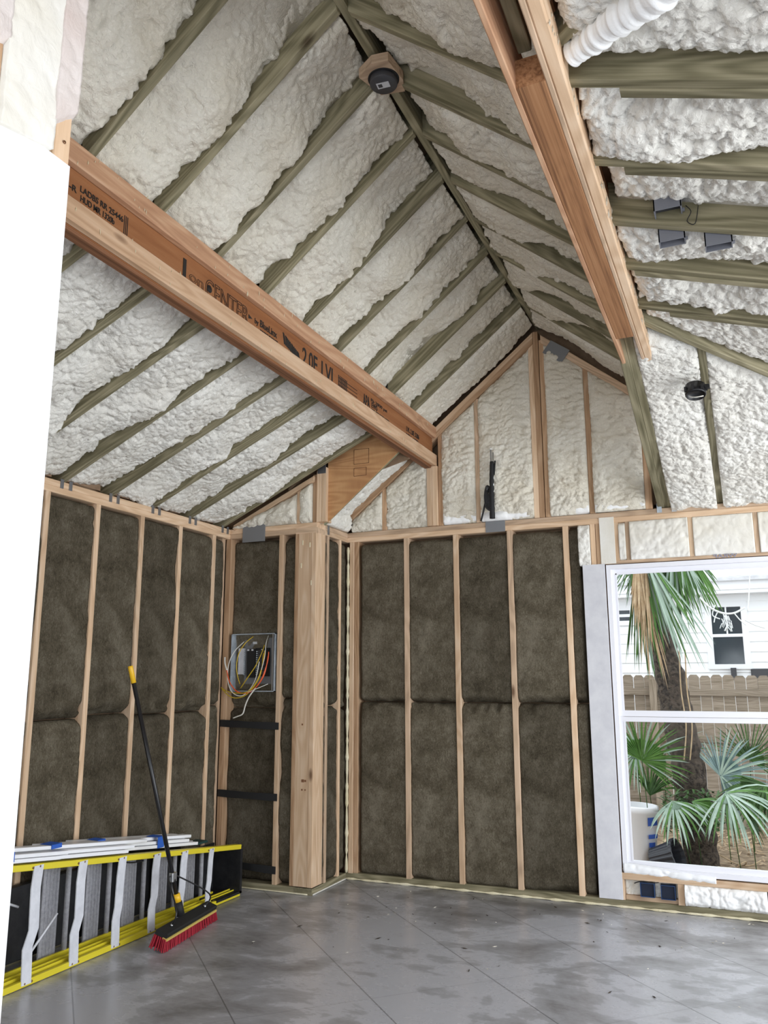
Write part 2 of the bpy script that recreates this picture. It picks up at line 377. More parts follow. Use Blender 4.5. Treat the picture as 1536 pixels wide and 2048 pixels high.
def foam_disp(rec=.05, lo=.03, lump=.016, cell=.055, aniso=(1, 1, 1), bulge=.02, edge=.02, rag=.0):
    def fn(P_, e, seed):
        off = seed*3.7; A = np.array(aniso)
        wv = np.stack([vnoise(P_*9+off), vnoise(P_*9+off+17), vnoise(P_*9+off+31)], 1)-.5
        Q = (P_*A)/cell + wv*1.3 + off
        d1, d2 = worley(Q); h = np.sqrt(np.clip(1 - (d1/.85)**2, 0, 1))
        e1, e2 = worley(Q*2.3 + 5); g = np.sqrt(np.clip(1 - (e1/.85)**2, 0, 1))
        low = vnoise(P_*3.1+off)-.5
        mid = vnoise(P_*8.3+off+3)-.5
        eb = np.clip(e/.09, 0, 1)
        k1, k2 = worley(Q*4.7 + 11); kk = np.sqrt(np.clip(1 - (k1/.85)**2, 0, 1))
        rg = rag*(1-np.clip(e/.05, 0, 1))*((vnoise(P_*24+off+50)-.5)*1.6 + (vnoise(P_*60+off+60)-.5)*.8) if rag else 0
        return -rec + lo*2*low + lo*.7*mid + lump*h + lump*.55*g + lump*.22*kk + rg + bulge*eb*(2-eb) - edge*(1-np.clip(e/.02, 0, 1))
    return fn
def wool_disp(rec=.012, torn=.0):
    def fn(P_, e, seed):
        off = seed*2.3
        low = vnoise(P_*4+off)-.5; mid = vnoise(P_*14+off)-.5; fine = vnoise(P_*45+off)-.5
        eb = np.clip(e/.03, 0, 1)
        seam = np.exp(-((P_[:, 2]-1.245)/.04)**2)*(np.clip(vnoise(P_*np.array([22, 22, 30])+off+90)-.40, 0, 1)*2)
        ragged = np.clip(vnoise(P_*np.array([3.5, 3.5, 2.2])+off+70)-.42, 0, 1)*2
        eb2 = np.clip(e/(.012+.05*ragged), 0, 1); crack = np.clip(1-np.abs(vnoise(P_*np.array([9, 9, 4])+off+23)-.5)/.035, 0, 1)*np.clip(vnoise(P_*5+off+11)-.5, 0, 1)
        return -rec + .016*low + .010*mid + .005*fine - .010*(1-eb)*(.5+vnoise(P_*11+off+9)) - .045*(1-eb2)*(.25+ragged) - .03*crack - .05*seam - torn*np.clip(vnoise(P_*10+off+40)-.45, 0, 1)*2
    return fn
def slab(name, q, n, thick, disp, mat, seed, res=.009, parent=None):
    """lumpy filling over quad q = [P00,P10,P11,P01], n = inward normal; has back and sides"""
    q = [np.array(p, float) for p in q]; n = np.array(n, float); n /= np.linalg.norm(n)
    lu = max(np.linalg.norm(q[1]-q[0]), np.linalg.norm(q[2]-q[3])); lv = max(np.linalg.norm(q[3]-q[0]), np.linalg.norm(q[2]-q[1]))
    nu = max(4, int(lu/res)); nv = max(4, int(lv/res))
    u, v = np.meshgrid(np.linspace(0, 1, nu+1), np.linspace(0, 1, nv+1), indexing='ij'); u = u.ravel(); v = v.ravel()
    P_ = (q[0][None]*((1-u)*(1-v))[:, None] + q[1][None]*(u*(1-v))[:, None] + q[2][None]*(u*v)[:, None] + q[3][None]*((1-u)*v)[:, None])
    wl = np.linalg.norm(q[3]-q[0])*(1-u) + np.linalg.norm(q[2]-q[1])*u
    ll = np.linalg.norm(q[1]-q[0])*(1-v) + np.linalg.norm(q[2]-q[3])*v
    e = np.minimum(np.minimum(v, 1-v)*wl, np.minimum(u, 1-u)*ll + (.05 if mat == 'wool' else .03))
    d = disp(P_, e, seed)
    W = P_ + n[None]*d[:, None]
    Bk = P_ - n[None]*thick
    c = P_.mean(0); m = len(P_)
    idx = np.arange(m).reshape(nu+1, nv+1)
    a, b_, c2, d2 = idx[:-1, :-1].ravel(), idx[1:, :-1].ravel(), idx[1:, 1:].ravel(), idx[:-1, 1:].ravel()
    top = np.stack([a, b_, c2, d2], 1)
    ring = np.concatenate([idx[:, 0], idx[-1, 1:], idx[-2::-1, -1], idx[0, -2:0:-1]])
    k = len(ring); verts = np.concatenate([W, Bk[ring]]) - c
    side = np.stack([ring, m+np.arange(k), m+(np.arange(k)+1) % k, np.roll(ring, -1)], 1)
    # orientation
    nn = np.cross(q[1]-q[0] + q[2]-q[3], q[3]-q[0] + q[2]-q[1])
    if np.dot(nn, n) < 0: top = top[:, ::-1]; side = side[:, ::-1]; back = tuple(range(m, m+k))
    else: back = tuple(range(m+k-1, m-1, -1))
    me = bpy.data.meshes.new(name); me.from_pydata(verts.tolist(), [], top.tolist()+side.tolist()+[back])
    return link(name, me, mat, parent, Matrix.Translation(Vector(c)), True)

def text(name, body, origin, right, up, size, mat, parent=None, ext=.0008, outline=False, sx=1.0, align='LEFT'):
    cu = bpy.data.curves.new(name, 'FONT'); cu.body = body; cu.size = size; cu.align_x = align
    if outline: cu.fill_mode = 'NONE'; cu.bevel_depth = size*.013; cu.bevel_resolution = 0
    else: cu.extrude = ext; cu.offset = size*.012
    o = bpy.data.objects.new(name, cu); C.objects.link(o)
    dg = bpy.context.evaluated_depsgraph_get(); me = bpy.data.meshes.new_from_object(o.evaluated_get(dg)); bpy.data.objects.remove(o)
    x = Vector(right).normalized(); z = Vector(up).normalized(); nrm = x.cross(z)
    mw = Matrix((x*sx, z, nrm)).transposed().to_4x4(); mw.translation = Vector(origin)
    me.materials.clear()
    return link(name, me, mat, parent, mw)
def fit_text(body, y0, y1, zb, h, outline=False, mat='ink', parent=None, x=-2.1125):
    o = text('lettering', body, (x, y0, zb), (0, 1, 0), (0, 0, 1), h/.70, mat, parent, outline=outline)
    xs = [v.co.x for v in o.data.vertices]; k = (y1-y0)/(max(xs)-min(xs)); x_ = min(xs)
    for v in o.data.vertices: v.co.x = (v.co.x-x_)*k
    return o

# ================================================================== ROOM SHELL
S(box('floor', (-3.76, -3.0, -.12), (2.6, YB+.16, 0), 'concrete'))
# rough back sheathing behind the framing
def wall_mesh(name, lst, mat='sheathing'): return S(boxes(name, lst, mat))
wall_mesh('wall_left', [((XL-.165, -1.0, 0), (XL-.14, YP+.16, 2.62))])
wall_mesh('wall_panel', [((XL-.165, YP+.14, 0), (XC-.14, YP+.165, 2.62))])
wall_mesh('wall_jog', [((XC-.165, YP+.165, 0), (XC-.14, YB+.165, 2.62))])
wall_mesh('wall_back', [((XC-.14, YB+.14, 0), (-.86, YB+.16, 2.62)), ((-.86, YB+.14, 0), (1.0, YB+.16, .20)), ((-.86, YB+.14, 2.20), (1.0, YB+.16, 2.62)), ((1.0, YB+.14, 0), (1.3, YB+.16, 2.62))])
S(prism('wall_gable', [(XC-.1, YB+.14, 2.6), (-.1, YB+.14, 2.6), (-.30, YB+.14, zu_right(-.30)+.25), (RX, YB+.14, 4.31), (XC-.1, YB+.14, zu_left(XC-.1)+.25)], (0, .02, 0), 'sheathing'))
S(prism('wall_panel', [(XL-.165, YP+.14, 2.6), (-2.16, YP+.14, 2.6+.82*.5), (-2.16, YP+.14, zl_left(-2.16)+.22), (XL-.3, YP+.14, zl_left(XL-.3)+.22)], (0, .02, 0), 'sheathing'))
S(boxes('wall_jog', [((XC-.06, YP+.10, 2.567), (XC-.03, YB+.165, 3.0))], 'sheathing'))
# roof decks above the rafters
RD = .195
def deck(name, pts, n, th=.02):
    n = Vector(n).normalized(); off = -n*RD
    return S(prism(name, [Vector(p)+off for p in pts], -n*th, 'sheathing'))
Y0 = -.9
NUL = Vector((.82, 0, -1)).normalized(); NUR = Vector((-.82, 0, -1)).normalized()
NLL = Vector((.465, 0, -1)).normalized(); NRR = Vector((-.325, 0, -1)).normalized(); NRB = Vector((0, -.295, -1)).normalized()
deck('ceiling', [(-2.95, YP, zu_left(-2.95)), (-2.95, YB+.3, zu_left(-2.95)), (RX+.16, YB+.3, zu_left(RX+.16)), (RX+.16, YP, zu_left(RX+.16))], NUL)
deck('ceiling', [(-2.2, Y0, zu_left(-2.2)), (-2.2, YP, zu_left(-2.2)), (RX+.16, YP, zu_left(RX+.16)), (RX+.16, Y0, zu_left(RX+.16))], NUL)
deck('ceiling', [(RX-.16, Y0, zu_right(RX-.16)), (RX-.16, YB+.3, zu_right(RX-.16)), (-.28, YB+.3, zu_right(-.28)), (-.28, Y0, zu_right(-.28))], NUR)
deck('ceiling', [(XL-.4, Y0, zl_left(XL-.4)), (XL-.4, YP+.17, zl_left(XL-.4)), (-2.05, YP+.17, zl_left(-2.05)), (-2.05, Y0, zl_left(-2.05))], NLL)
deck('ceiling', [(-.42, .9, zr_right(-.42)), (-.42, 4.0, zr_right(-.42)), (1.35, 5.5, zr_right(1.35)), (1.35, .9, zr_right(1.35))], NRR)
deck('ceiling', [(-.50, 3.85, zr_back(3.85)), (-.50, YB+.4, zr_back(YB+.4)), (1.5, YB+.4, zr_back(YB+.4)), (1.35, 5.3, zr_back(5.3)), (-.25, 3.85, zr_back(3.85))], NRB)
deck('ceiling', [(-.42, Y0, 3.10), (-.42, .95, 3.10), (1.35, .95, 2.55), (1.35, Y0, 2.55)], NRR)

# ================================================================== WALL FRAMING
def zstud(name, x, y0, y1, z0, z1, mat, label, group, wx=.038):
    return T(board(name, (x, (y0+y1)/2, z0), (x, (y0+y1)/2, z1), wx, y1-y0, mat, up=(0, 1, 0)), label, 'wall stud', group)
def xstud(name, y, x0, x1, z0, z1, mat, label, group, wy=.038):
    return T(board(name, ((x0+x1)/2, y, z0), ((x0+x1)/2, y, z1), wy, x1-x0, mat, up=(1, 0, 0)), label, 'wall stud', group)
# plates
def plate(a, b, w_, t_, mat, label, cat='top plate', name='top_plate'): return T(board(name, a, b, w_, t_, mat), label, cat)
plate((XL-.07, 0, 2.509), (XL-.07, YP, 2.509), .14, .038, 'pine', 'lower top plate board running along the left wall')
plate((XL-.07, 0, 2.547), (XL-.07, YP, 2.547), .14, .038, 'pine', 'upper top plate board running along the left wall')
plate((XL, YP+.07, 2.509), (XC, YP+.07, 2.509), .14, .038, 'pine_weathered', 'lower top plate board above the breaker panel wall')
plate((XL, YP+.07, 2.547), (XC, YP+.07, 2.547), .14, .038, 'pine', 'upper top plate board above the breaker panel wall')
plate((XC-.07, YP+.14, 2.509), (XC-.07, YB+.14, 2.509), .14, .038, 'pine', 'lower short top plate board over the jog beside corner post')
plate((XC-.07, YP+.14, 2.547), (XC-.07, YB+.14, 2.547), .14, .038, 'pine_weathered', 'upper short top plate board over the jog beside corner post')
plate((XC, YB+.07, 2.509), (1.2, YB+.07, 2.509), .14, .038, 'pine', 'lower top plate board running along the back wall')
plate((XC, YB+.07, 2.547), (1.2, YB+.07, 2.547), .14, .038, 'pine_weathered', 'upper top plate board running along the back wall')
plate((XL-.07, 0, .019), (XL-.07, YP, .019), .14, .038, 'treated', 'treated sill plate on floor along left wall', 'sill plate', 'sill_plate')
plate((XL, YP+.07, .022), (XC, YP+.07, .022), .14, .044, 'treated', 'treated sill plate on floor below the breaker panel', 'sill plate', 'sill_plate')
plate((XC-.07, YP, .022), (XC-.07, YB, .022), .142, .044, 'treated', 'short green-grey sill plate on floor below the jog', 'sill plate', 'sill_plate')
plate((XC, YB+.07, .024), (1.2, YB+.07, .024), .14, .048, 'treated', 'treated sill plate on floor along back wall', 'sill plate', 'sill_plate')
SZ0, SZ1 = .045, 2.49
# left wall studs
ly = [2.22, 2.63, 3.04, 3.445, 3.85, 4.26, 4.665, 5.07]
for i, y in enumerate(ly):
    k = len(ly)-1-i
    xstud('wall_stud', y, XL-.14, XL, SZ0, SZ1, rnd.choice(['pine', 'pine_pink', 'pine']), 'pale pine stud of left wall, %s from the back corner' % ORD[k], 'left wall studs')
xstud('wall_stud', 5.235, XL-.14, XL-.03, SZ0, SZ1, 'pine_weathered', 'darker recessed stud tucked into left wall back corner', 'left wall studs')
# batts: two per bay
sd = [0]
def batts(p0, p1, n, label, torn=0.0, zs=1.255, ztop=SZ1-.012, z0=SZ0, rec=.012):
    """p0,p1 = (x,y) ends of the bay on the stud-face line"""
    for nm, a, b in (('upper', zs+.004, ztop), ('lower', z0, zs-.004)):
        sd[0] += 1
        seg = slab('mineral_wool_batt', [(p0[0], p0[1], a), (p1[0], p1[1], a), (p1[0], p1[1], b), (p0[0], p0[1], b)], n, .10, wool_disp(rec, torn), 'wool', sd[0], .014)
        T(seg, nm + ' ' + label, 'insulation batt', 'mineral wool batts in the stud bays')
for i in range(len(ly)-1):
    k = len(ly)-2-i
    batts((XL, ly[i]+.02), (XL, ly[i+1]-.02), (1, 0, 0), 'brown mineral wool batt of left wall, %s bay from back corner' % ORD[k], zs=1.23+rnd.uniform(-.02, .02))
batts((XL-.01, 5.09), (XL-.01, 5.215), (1, 0, 0), 'narrow mineral wool strip in the left wall back corner', zs=1.25)
# panel wall
zstud('wall_stud', -3.60, YP, YP+.14, SZ0, SZ1, 'pine_pink', 'pinkish stud left of the breaker panel', 'panel wall studs', .05)
zstud('wall_stud', -3.135, YP, YP+.14, SZ0, SZ1, 'pine', 'pale stud right of the breaker panel', 'panel wall studs', .036)
# built-up corner post
cp = empty('corner_post', (-2.92, YP, 0), 'wide built-up pine corner post standing between panel and jog', 'post')
board('post_face', (-2.918, YP+.022, .05), (-2.918, YP+.022, 2.49), .135, .044, 'pine', up=(0, 1, 0), parent=cp)
board('side_ply', (-3.0, YP+.07, .05), (-3.0, YP+.07, 2.49), .03, .14, 'pine_pink', up=(0, 1, 0), parent=cp)
board('edge_ply', (-2.856, YP+.07, .05), (-2.856, YP+.07, 2.49), .038, .146, 'pine', up=(0, 1, 0), parent=cp)
box('lintel_block', (-3.01, YP-.003, 2.488), (XC, YP+.02, 2.53), 'pine_weathered', cp)
for (x, z) in [(-2.95, 2.42), (-2.89, 2.40), (-2.96, 2.25), (-2.875, 2.12)]:
    box('foam_fleck', (x-.004, YP-.004, z-.018), (x+.004, YP+.002, z+.018), 'foam_yellow', cp)
for (x, z, s) in [(-2.92, .74, .02), (-2.90, .74, .014), (-2.925, .68, .012), (-2.90, .68, .01), (-2.93, 1.12, .012)]:
    box('stamp_mark', (x-s/2, YP-.0015, z-s/2), (x+s/2, YP+.001, z+s/2), 'ink_brown', cp)
batts((-3.573, YP), (-3.155, YP), (0, -1, 0), 'torn mineral wool batt behind the breaker panel', torn=.02, zs=1.23, ztop=2.47, rec=.05)
batts((-3.115, YP), (-3.015, YP), (0, -1, 0), 'narrow mineral wool batt left of the corner post', torn=.02, zs=1.3, ztop=2.48, rec=.02)
# jog wall
for i, (y, m_) in enumerate([(5.46, 'pine_weathered'), (5.665, 'pine')]):
    xstud('wall_stud', y, XC-.14, XC, SZ0, SZ1, m_, ['thin stud of the jog nearer the corner post', 'thin stud of the jog nearer the back wall'][i], 'jog wall studs', .03)
batts((XC, YP+.15), (XC, 5.444), (1, 0, 0), 'narrow mineral wool batt beside the corner post in jog', zs=1.2)
batts((XC, 5.476), (XC, 5.649), (1, 0, 0), 'narrow mineral wool batt in the middle of the jog', zs=1.24)
batts((XC, 5.681), (XC, 5.775), (1, 0, 0), 'narrow mineral wool batt at deep end of the jog', zs=1.22)
# inner corner post + foam bead
zstud('wall_stud', -2.80, YB, YB+.14, SZ0, SZ1, 'pine', 'corner stud of back wall touching the jog', 'back wall studs', .038)
zstud('wall_stud', -2.762, YB+.006, YB+.14, SZ0, SZ1, 'pine_pink', 'pinkish doubled corner stud of back wall beside the first batt', 'back wall studs', .036)
bead = tube('foam_bead', [(XC+.008, YB-.006, .05+i*.06) for i in range(41)], .0125, 'foam_yellow', seg=8, sub=2, taper=lambda t: .8+.35*math.sin(t*97)*math.sin(t*41)+.15*math.sin(t*230))
T(bead, 'yellow foam sealant bead running up the inner back corner', 'foam sealant')
b2 = tube('foam_bead', [(-2.832+.06*i, YB-.004+.002*math.sin(i*1.7), .008) for i in range(66)], .009, 'foam_yellow', seg=6, sub=2, taper=lambda t: .8+.5*math.sin(t*171)*math.sin(t*61))
T(b2, 'pale yellow foam bead along floor joint of back wall', 'foam sealant')
b3 = tube('foam_bead', [(-3.5+.07*i, YP-.003, .006) for i in range(10)], .005, 'foam_yellow', seg=6, sub=2)
T(b3, 'thin yellow foam bead on floor in front of panel wall', 'foam sealant')
b4 = tube('foam_bead', [(XC+.004, YP+.01+.05*i, .006) for i in range(11)], .005, 'foam_white', seg=6, sub=2)
T(b4, 'thin whitish foam bead on floor along the jog', 'foam sealant')
# back wall studs
bx = [-2.74, -2.340, -1.943, -1.530, -1.124, -1.03]
for i, x in enumerate(bx[1:5]):
    zstud('wall_stud', x, YB, YB+.14, SZ0, SZ1, ['pine_weathered', 'pine', 'pine_weathered', 'pine'][i], 'pale pine stud of back wall, %s from the inner corner' % ORD[i], 'back wall studs', .040)
for i in range(5):
    a = bx[i]+.021; b = bx[i+1]-.021 if i < 4 else -1.035
    batts((a, YB), (b, YB), (0, -1, 0), 'brown mineral wool batt of back wall, %s bay from inner corner' % ORD[i], zs=1.265, torn=.012 if i in (2, 4) else 0, ztop=2.468)

# gable studs (back wall)
def gz_l(x): return zu_left(x) - .125
def gz_r(x): return zu_right(x) - .125
def gstud(x, z1, mat, label, wx=.038, z0=2.567, n=None): return T(board('gable_stud', (x, YB+.05, z0), (x, YB+.05, z1), wx, .10, mat, up=(0, 1, 0)), label, 'gable stud', 'studs of the back gable')
gstud(-1.755, gz_l(-1.755), 'pine_weathered', 'weathered gable stud left of the black cable')
gstud(-1.320, gz_l(-1.32)+.04, 'pine', 'left board of the triple stud below the ridge')
gstud(-1.281, 3.99, 'pine_pink', 'middle board of the triple stud below the ridge')
gstud(-1.238, gz_r(-1.238)+.02, 'pine_pink', 'right board of the triple stud below the ridge')
gstud(-.926, gz_r(-.926), 'pine_pink', 'gable stud midway between ridge and sloping rafter')
gstud(-.545, gz_r(-.545), 'pine_pink', 'dark gable stud just left of the long treated rafter', .045)
gstud(-2.52, gz_l(-2.52), 'pine_pink', 'short gable stud below the left beam post')
for x, z1, m_, lb in [(-2.135, 3.03, 'pine', 'left post board carrying the left beam'), (-2.092, 3.03, 'pine', 'front post board carrying the left beam')]:
    T(board('beam_post', (x, YB+.03, 2.567), (x, YB+.03, z1), .042, .11, m_, up=(0, 1, 0)), lb, 'post', 'posts under left beam')
T(board('beam_post', (-2.052, YB+.05, 2.567), (-2.052, YB+.05, 3.29), .036, .10, 'pine_pink', up=(0, 1, 0)), 'taller post board rising past end of left beam', 'post', 'posts under left beam')
# sloped gable plates
for lb, x0, x1, f, m_, dz in [('inner sloped gable plate left of the ridge', -2.81, -1.30, zu_left, 'pine_pink', -.105), ('outer sloped gable plate left of the ridge', -2.81, -1.30, zu_left, 'pine', -.063),
                              ('sloped gable plate right of the ridge', -1.24, -.44, zu_right, 'pine_weathered', -.10)]:
    T(board('gable_plate', (x0, YB+.04, f(x0)+dz), (x1, YB+.04, f(x1)+dz), .10, .038 if 'right' not in lb else .05, m_, na=(1, 0, 0), nb=(1, 0, 0)), lb, 'gable plate', 'sloped plates of the back gable')
# gable foam
gf = foam_disp(rec=.012, lo=.02, lump=.024, cell=.06, aniso=(.75, 1, 1.7), bulge=.035, edge=.0)
def gfoam(x0, x1, f, label, zlo=2.57, dz=-.125):
    sd[0] += 1
    o = slab('spray_foam', [(x0, YB+.03, zlo), (x1, YB+.03, zlo), (x1, YB+.03, f(x1)+dz), (x0, YB+.03, f(x0)+dz)], (0, -1, 0), .08, gf, 'foam', sd[0], .0085)
    T(o, label, 'spray foam', 'spray foam between gable studs')
    # fresh white foam at the foot
    sd[0] += 1
    pd = foam_disp(rec=0, lo=.02, lump=.014, cell=.09, bulge=.02, edge=.02)
    hl, hr = rnd.uniform(.08, .14), rnd.uniform(.06, .12)
    slab('foam_patch', [(x0+.004, YB+.012, zlo), (x1-.004, YB+.012, zlo), (x1-.004, YB+.02, zlo+hr), (x0+.004, YB+.02, zlo+hl)], (0, -1, 0), .04, pd, 'foam_fresh', sd[0], .0085, o)
gfoam(-2.034, -1.774, zu_left, 'rippled spray foam between left beam end and gable stud')
gfoam(-1.736, -1.339, zu_left, 'rippled spray foam behind the black cable')
gfoam(-1.219, -.945, zu_right, 'rippled spray foam right of the triple stud')
gfoam(-.907, -.568, zu_right, 'rippled spray foam beside the foot of treated rafter')
sd[0] += 1
T(slab('spray_foam', [(-2.80, YB+.03, 2.57), (-2.54, YB+.03, 2.57), (-2.54, YB+.03, gz_l(-2.54)), (-2.80, YB+.03, gz_l(-2.80))], (0, -1, 0), .08, gf, 'foam', sd[0], .009), 'small white foam wedge below the sloped plate at inner corner', 'spray foam', 'spray foam between gable studs')
sd[0] += 1
T(slab('spray_foam', [(-2.50, YB+.03, 2.57), (-2.158, YB+.03, 2.57), (-2.158, YB+.03, gz_l(-2.158)), (-2.50, YB+.03, gz_l(-2.50))], (0, -1, 0), .08, gf, 'foam', sd[0], .009), 'spray foam bay just left of the left beam post', 'spray foam', 'spray foam between gable studs')

# little gable over the panel wall
T(board('gable_post', (-2.823, YP+.045, 2.567), (-2.823, YP+.045, 2.955), .040, .09, 'pine', up=(0, 1, 0)), 'front board of short post standing above the corner post', 'post', 'short post above corner post')
T(board('gable_post', (-2.782, YP+.045, 2.567), (-2.782, YP+.045, 2.975), .040, .09, 'pine', up=(0, 1, 0)), 'right board of short post standing above the corner post', 'post', 'short post above corner post')
T(board('gable_post', (-2.862, YP+.06, 2.567), (-2.862, YP+.06, 2.93), .038, .09, 'pine_pink', up=(0, 1, 0)), 'left darker board of short post standing above the corner post', 'post', 'short post above corner post')
T(board('gable_stud', (-2.99, YP+.05, 2.567), (-2.99, YP+.05, zl_left(-2.99)-.03), .034, .10, 'pine', up=(0, 1, 0)), 'short stud over the panel wall near metal cover plate', 'gable stud')
T(board('gable_plate', (-3.55, YP+.03, zl_left(-3.55)-.03), (-2.86, YP+.03, zl_left(-2.86)-.03), .10, .036, 'pine', na=(1, 0, 0), nb=(1, 0, 0)), 'low sloped plate over the panel wall', 'gable plate')
pf = foam_disp(rec=.0, lo=.03, lump=.03, cell=.10, bulge=.03, edge=.02)
for x0, x1, lb in [(-3.56, -3.008, 'bulging foam wedge above the grey cover plate'), (-2.972, -2.882, 'narrow foam strip left of the short gable post')]:
    sd[0] += 1
    T(slab('spray_foam', [(x0, YP+.03, 2.567), (x1, YP+.03, 2.567), (x1, YP+.03, zl_left(x1)-.05), (x0, YP+.03, max(zl_left(x0)-.05, 2.573))], (0, -1, 0), .08, pf, 'foam', sd[0], .009), lb, 'spray foam', 'spray foam over panel wall')
# plywood panel closing the step between the two roofs
ply = T(prism('plywood_panel', [(-2.765, 5.30, 2.566), (-2.765, 5.30, 3.06), (-2.36, 5.30, 3.245), (-2.18, 5.30, 3.30), (-2.18, 5.30, 3.055)], (0, .012, 0), 'plywood'), 'orange-brown plywood triangle below the left beam end', 'plywood panel')
for (x0, z0, x1, z1) in [(-2.55, 2.98, -2.43, 3.09), (-2.55, 2.89, -2.45, 2.95)]:
    for a, b in (((x0, z0), (x1, z0)), ((x1, z0), (x1, z1)), ((x1, z1), (x0, z1)), ((x0, z1), (x0, z0))):
        tube('stamp_line', [(a[0], 5.2985, a[1]), (b[0], 5.2985, b[1])], .0018, 'ink_brown', ply, seg=4, sub=0)
# lower tail of main roof beyond plywood
T(board('roof_rafter', (-2.80, 5.325, zu_left(-2.80)-.215), (-2.16, 5.325, zu_left(-2.16)-.215), .022, .05, 'treated_end', na=(1, 0, 0)), 'thin treated rafter edge under the plywood panel', 'rafter')
sd[0] += 1
ufoam = foam_disp(rec=.078, lo=.060, lump=.020, cell=.042, bulge=.022, edge=.004, rag=.03)
lfoam = foam_disp(rec=.066, lo=.050, lump=.019, cell=.040, bulge=.025, edge=.004, rag=.025)
rfoam = foam_disp(rec=.105, lo=.055, lump=.030, cell=.045, bulge=.040, edge=.0, rag=.03)
T(slab('spray_foam', [(-2.835, 5.335, zu_left(-2.835)-.15), (-2.16, 5.335, zu_left(-2.16)-.15), (-2.16, 5.765, zu_left(-2.16)-.055), (-2.835, 5.765, zu_left(-2.835)-.055)], NUL, .04, foam_disp(rec=.0, lo=.012, lump=.018, cell=.045, bulge=.01, edge=.01), 'foam_white', sd[0], .008), 'foam bay beside plywood triangle under the left beam', 'spray foam')

sd[0] += 1
T(slab('spray_foam', [(-2.815, 5.32, 2.568), (-2.815, 5.76, 2.568), (-2.835, 5.76, 2.76), (-2.835, 5.32, 2.70)], (1, 0, .1), .03, foam_disp(rec=.0, lo=.012, lump=.020, cell=.05, bulge=.02, edge=.01), 'foam_white', sd[0], .008), 'white foam plug on the jog plate behind the short post', 'spray foam')

# ================================================================== BEAMS
bl = empty('left_roof_beam', (-2.13, 1.2, 3.03), 'long orange laminated beam with pine flanges carrying left rafters', 'roof beam')
bl.name = 'roof_beam'
board('web', (-2.140, 1.0, 3.188), (-2.140, YB, 3.188), .052, .312, 'lvl_face', parent=bl)
board('upper_flange', (-2.097, 1.0, 3.300), (-2.097, YB-.002, 3.300), .038, .089, 'pine_beam', parent=bl, ch=.006)
board('lower_flange', (-2.097, 1.0, 3.078), (-2.097, YB-.002, 3.078), .038, .089, 'pine_light_beam', parent=bl, ch=.006)
board('bottom_ply', (-2.145, 1.0, 3.0255), (-2.145, YB-.01, 3.0255), .055, .016, 'lvl_shaded', parent=bl)
def lt(body, y0, y1, zb, h, outline=False): return fit_text(body, y0, y1, zb, h, outline, 'ink', bl)
lt('3-R', 1.99, 2.045, 3.172, .024); lt('LADBS RR 25446', 2.062, 2.292, 3.190, .024); lt('HUD MR 1320b', 2.066, 2.245, 3.154, .024)
for k in range(3): board('ink_bar', (-2.1135, 2.300+.009*k, 3.125), (-2.1135, 2.300+.009*k, 3.225), .002, .004, 'ink', up=(0, 1, 0), parent=bl)
lt('1', 2.672, 2.694, 3.135, .095); lt('on', 2.718, 2.822, 3.148, .048, True); lt('CENTER', 2.838, 3.192, 3.128, .088, True)
lathe('logo_disc', [(.018, 0), (.018, .002)], (-2.114, 2.868, 3.172), (1, 0, 0), 'ink', bl)
prism('arrow', [(-2.1130, 3.192, 3.165), (-2.1130, 3.225, 3.176), (-2.1130, 3.192, 3.187)], (.001, 0, 0), 'ink', bl)
lt('by', 3.248, 3.283, 3.165, .026); lt('BlueLinx', 3.298, 3.460, 3.166, .036); lt('BUILDING PRODUCTS', 3.30, 3.47, 3.136, .016)
for k in range(14): board('ink_bar', (-2.1135, 3.52+.013*k+rnd.uniform(-.004, .004), 3.225-.004*k), (-2.1135, 3.54+.013*k, 3.165-.003*k), .002, .010, 'ink', up=(0, 1, 0), parent=bl)
lt('2.0E', 3.732, 3.905, 3.130, .095); lt('LVL', 3.955, 4.13, 3.128, .098)
for k in range(7): board('ink_bar', (-2.1135, 4.175+.018*k, 3.13), (-2.1135, 4.175+.018*k, 3.215), .002, .009, 'ink', up=(0, 1, 0), parent=bl)
for k in range(3): board('ink_bar', (-2.1135, 4.17, 3.155+.022*k), (-2.1135, 4.43, 3.155+.022*k), .002, .006, 'ink', up=(1, 0, 0), parent=bl)
lt('APA', 4.52, 4.62, 3.135, .08); lt('EWS', 4.65, 4.74, 3.16, .035); lt('LAMINATED VENEER LUMBER', 4.64, 4.94, 3.13, .022); lt('Fb 2800 psi', 4.64, 4.90, 3.198, .02)
lt('LVL 2.0E 5206', 5.25, 5.50, 3.17, .035); lt('MILL 1079', 5.25, 5.48, 3.13, .025)
# splatter on the beam
def splatter(name, pts_fn, n, label, mat='foam_yellow', smin=.003, smax=.008):
    vs, fs = [], []
    for _ in range(n):
        p, d, s2 = pts_fn(); s1 = rnd.uniform(smin, smax); L_ = s1*rnd.uniform(1, 3.2); d = Vector(d); u = d.orthogonal().normalized(); v = d.cross(u); p = Vector(p); k = len(vs)
        vs += [tuple(p - d*L_), tuple(p + u*s1*.4), tuple(p + v*s1*.4), tuple(p - u*s1*.4), tuple(p - v*s1*.4), tuple(p + d*L_)]
        for a in range(4):
            b = (a+1) % 4; fs += [(k, k+1+b, k+1+a), (k+5, k+1+a, k+1+b)]
    me = bpy.data.meshes.new(name); me.from_pydata(vs, [], fs); o = link(name, me, mat)
    return T(o, label, 'foam splatter', None, 'stuff')
def on_left_beam():
    z, x = rnd.choice([(rnd.uniform(3.258, 3.34), -2.076), (rnd.uniform(3.036, 3.12), -2.076), (rnd.uniform(3.25, 3.345), -2.074)])
    return (x, rnd.uniform(2.0, 5.7), z), (0, rnd.uniform(-.15, .15), 1), 1
splatter('foam_splatter', on_left_beam, 90, 'tiny cream foam drips speckled over the left beam', smin=.003, smax=.006)

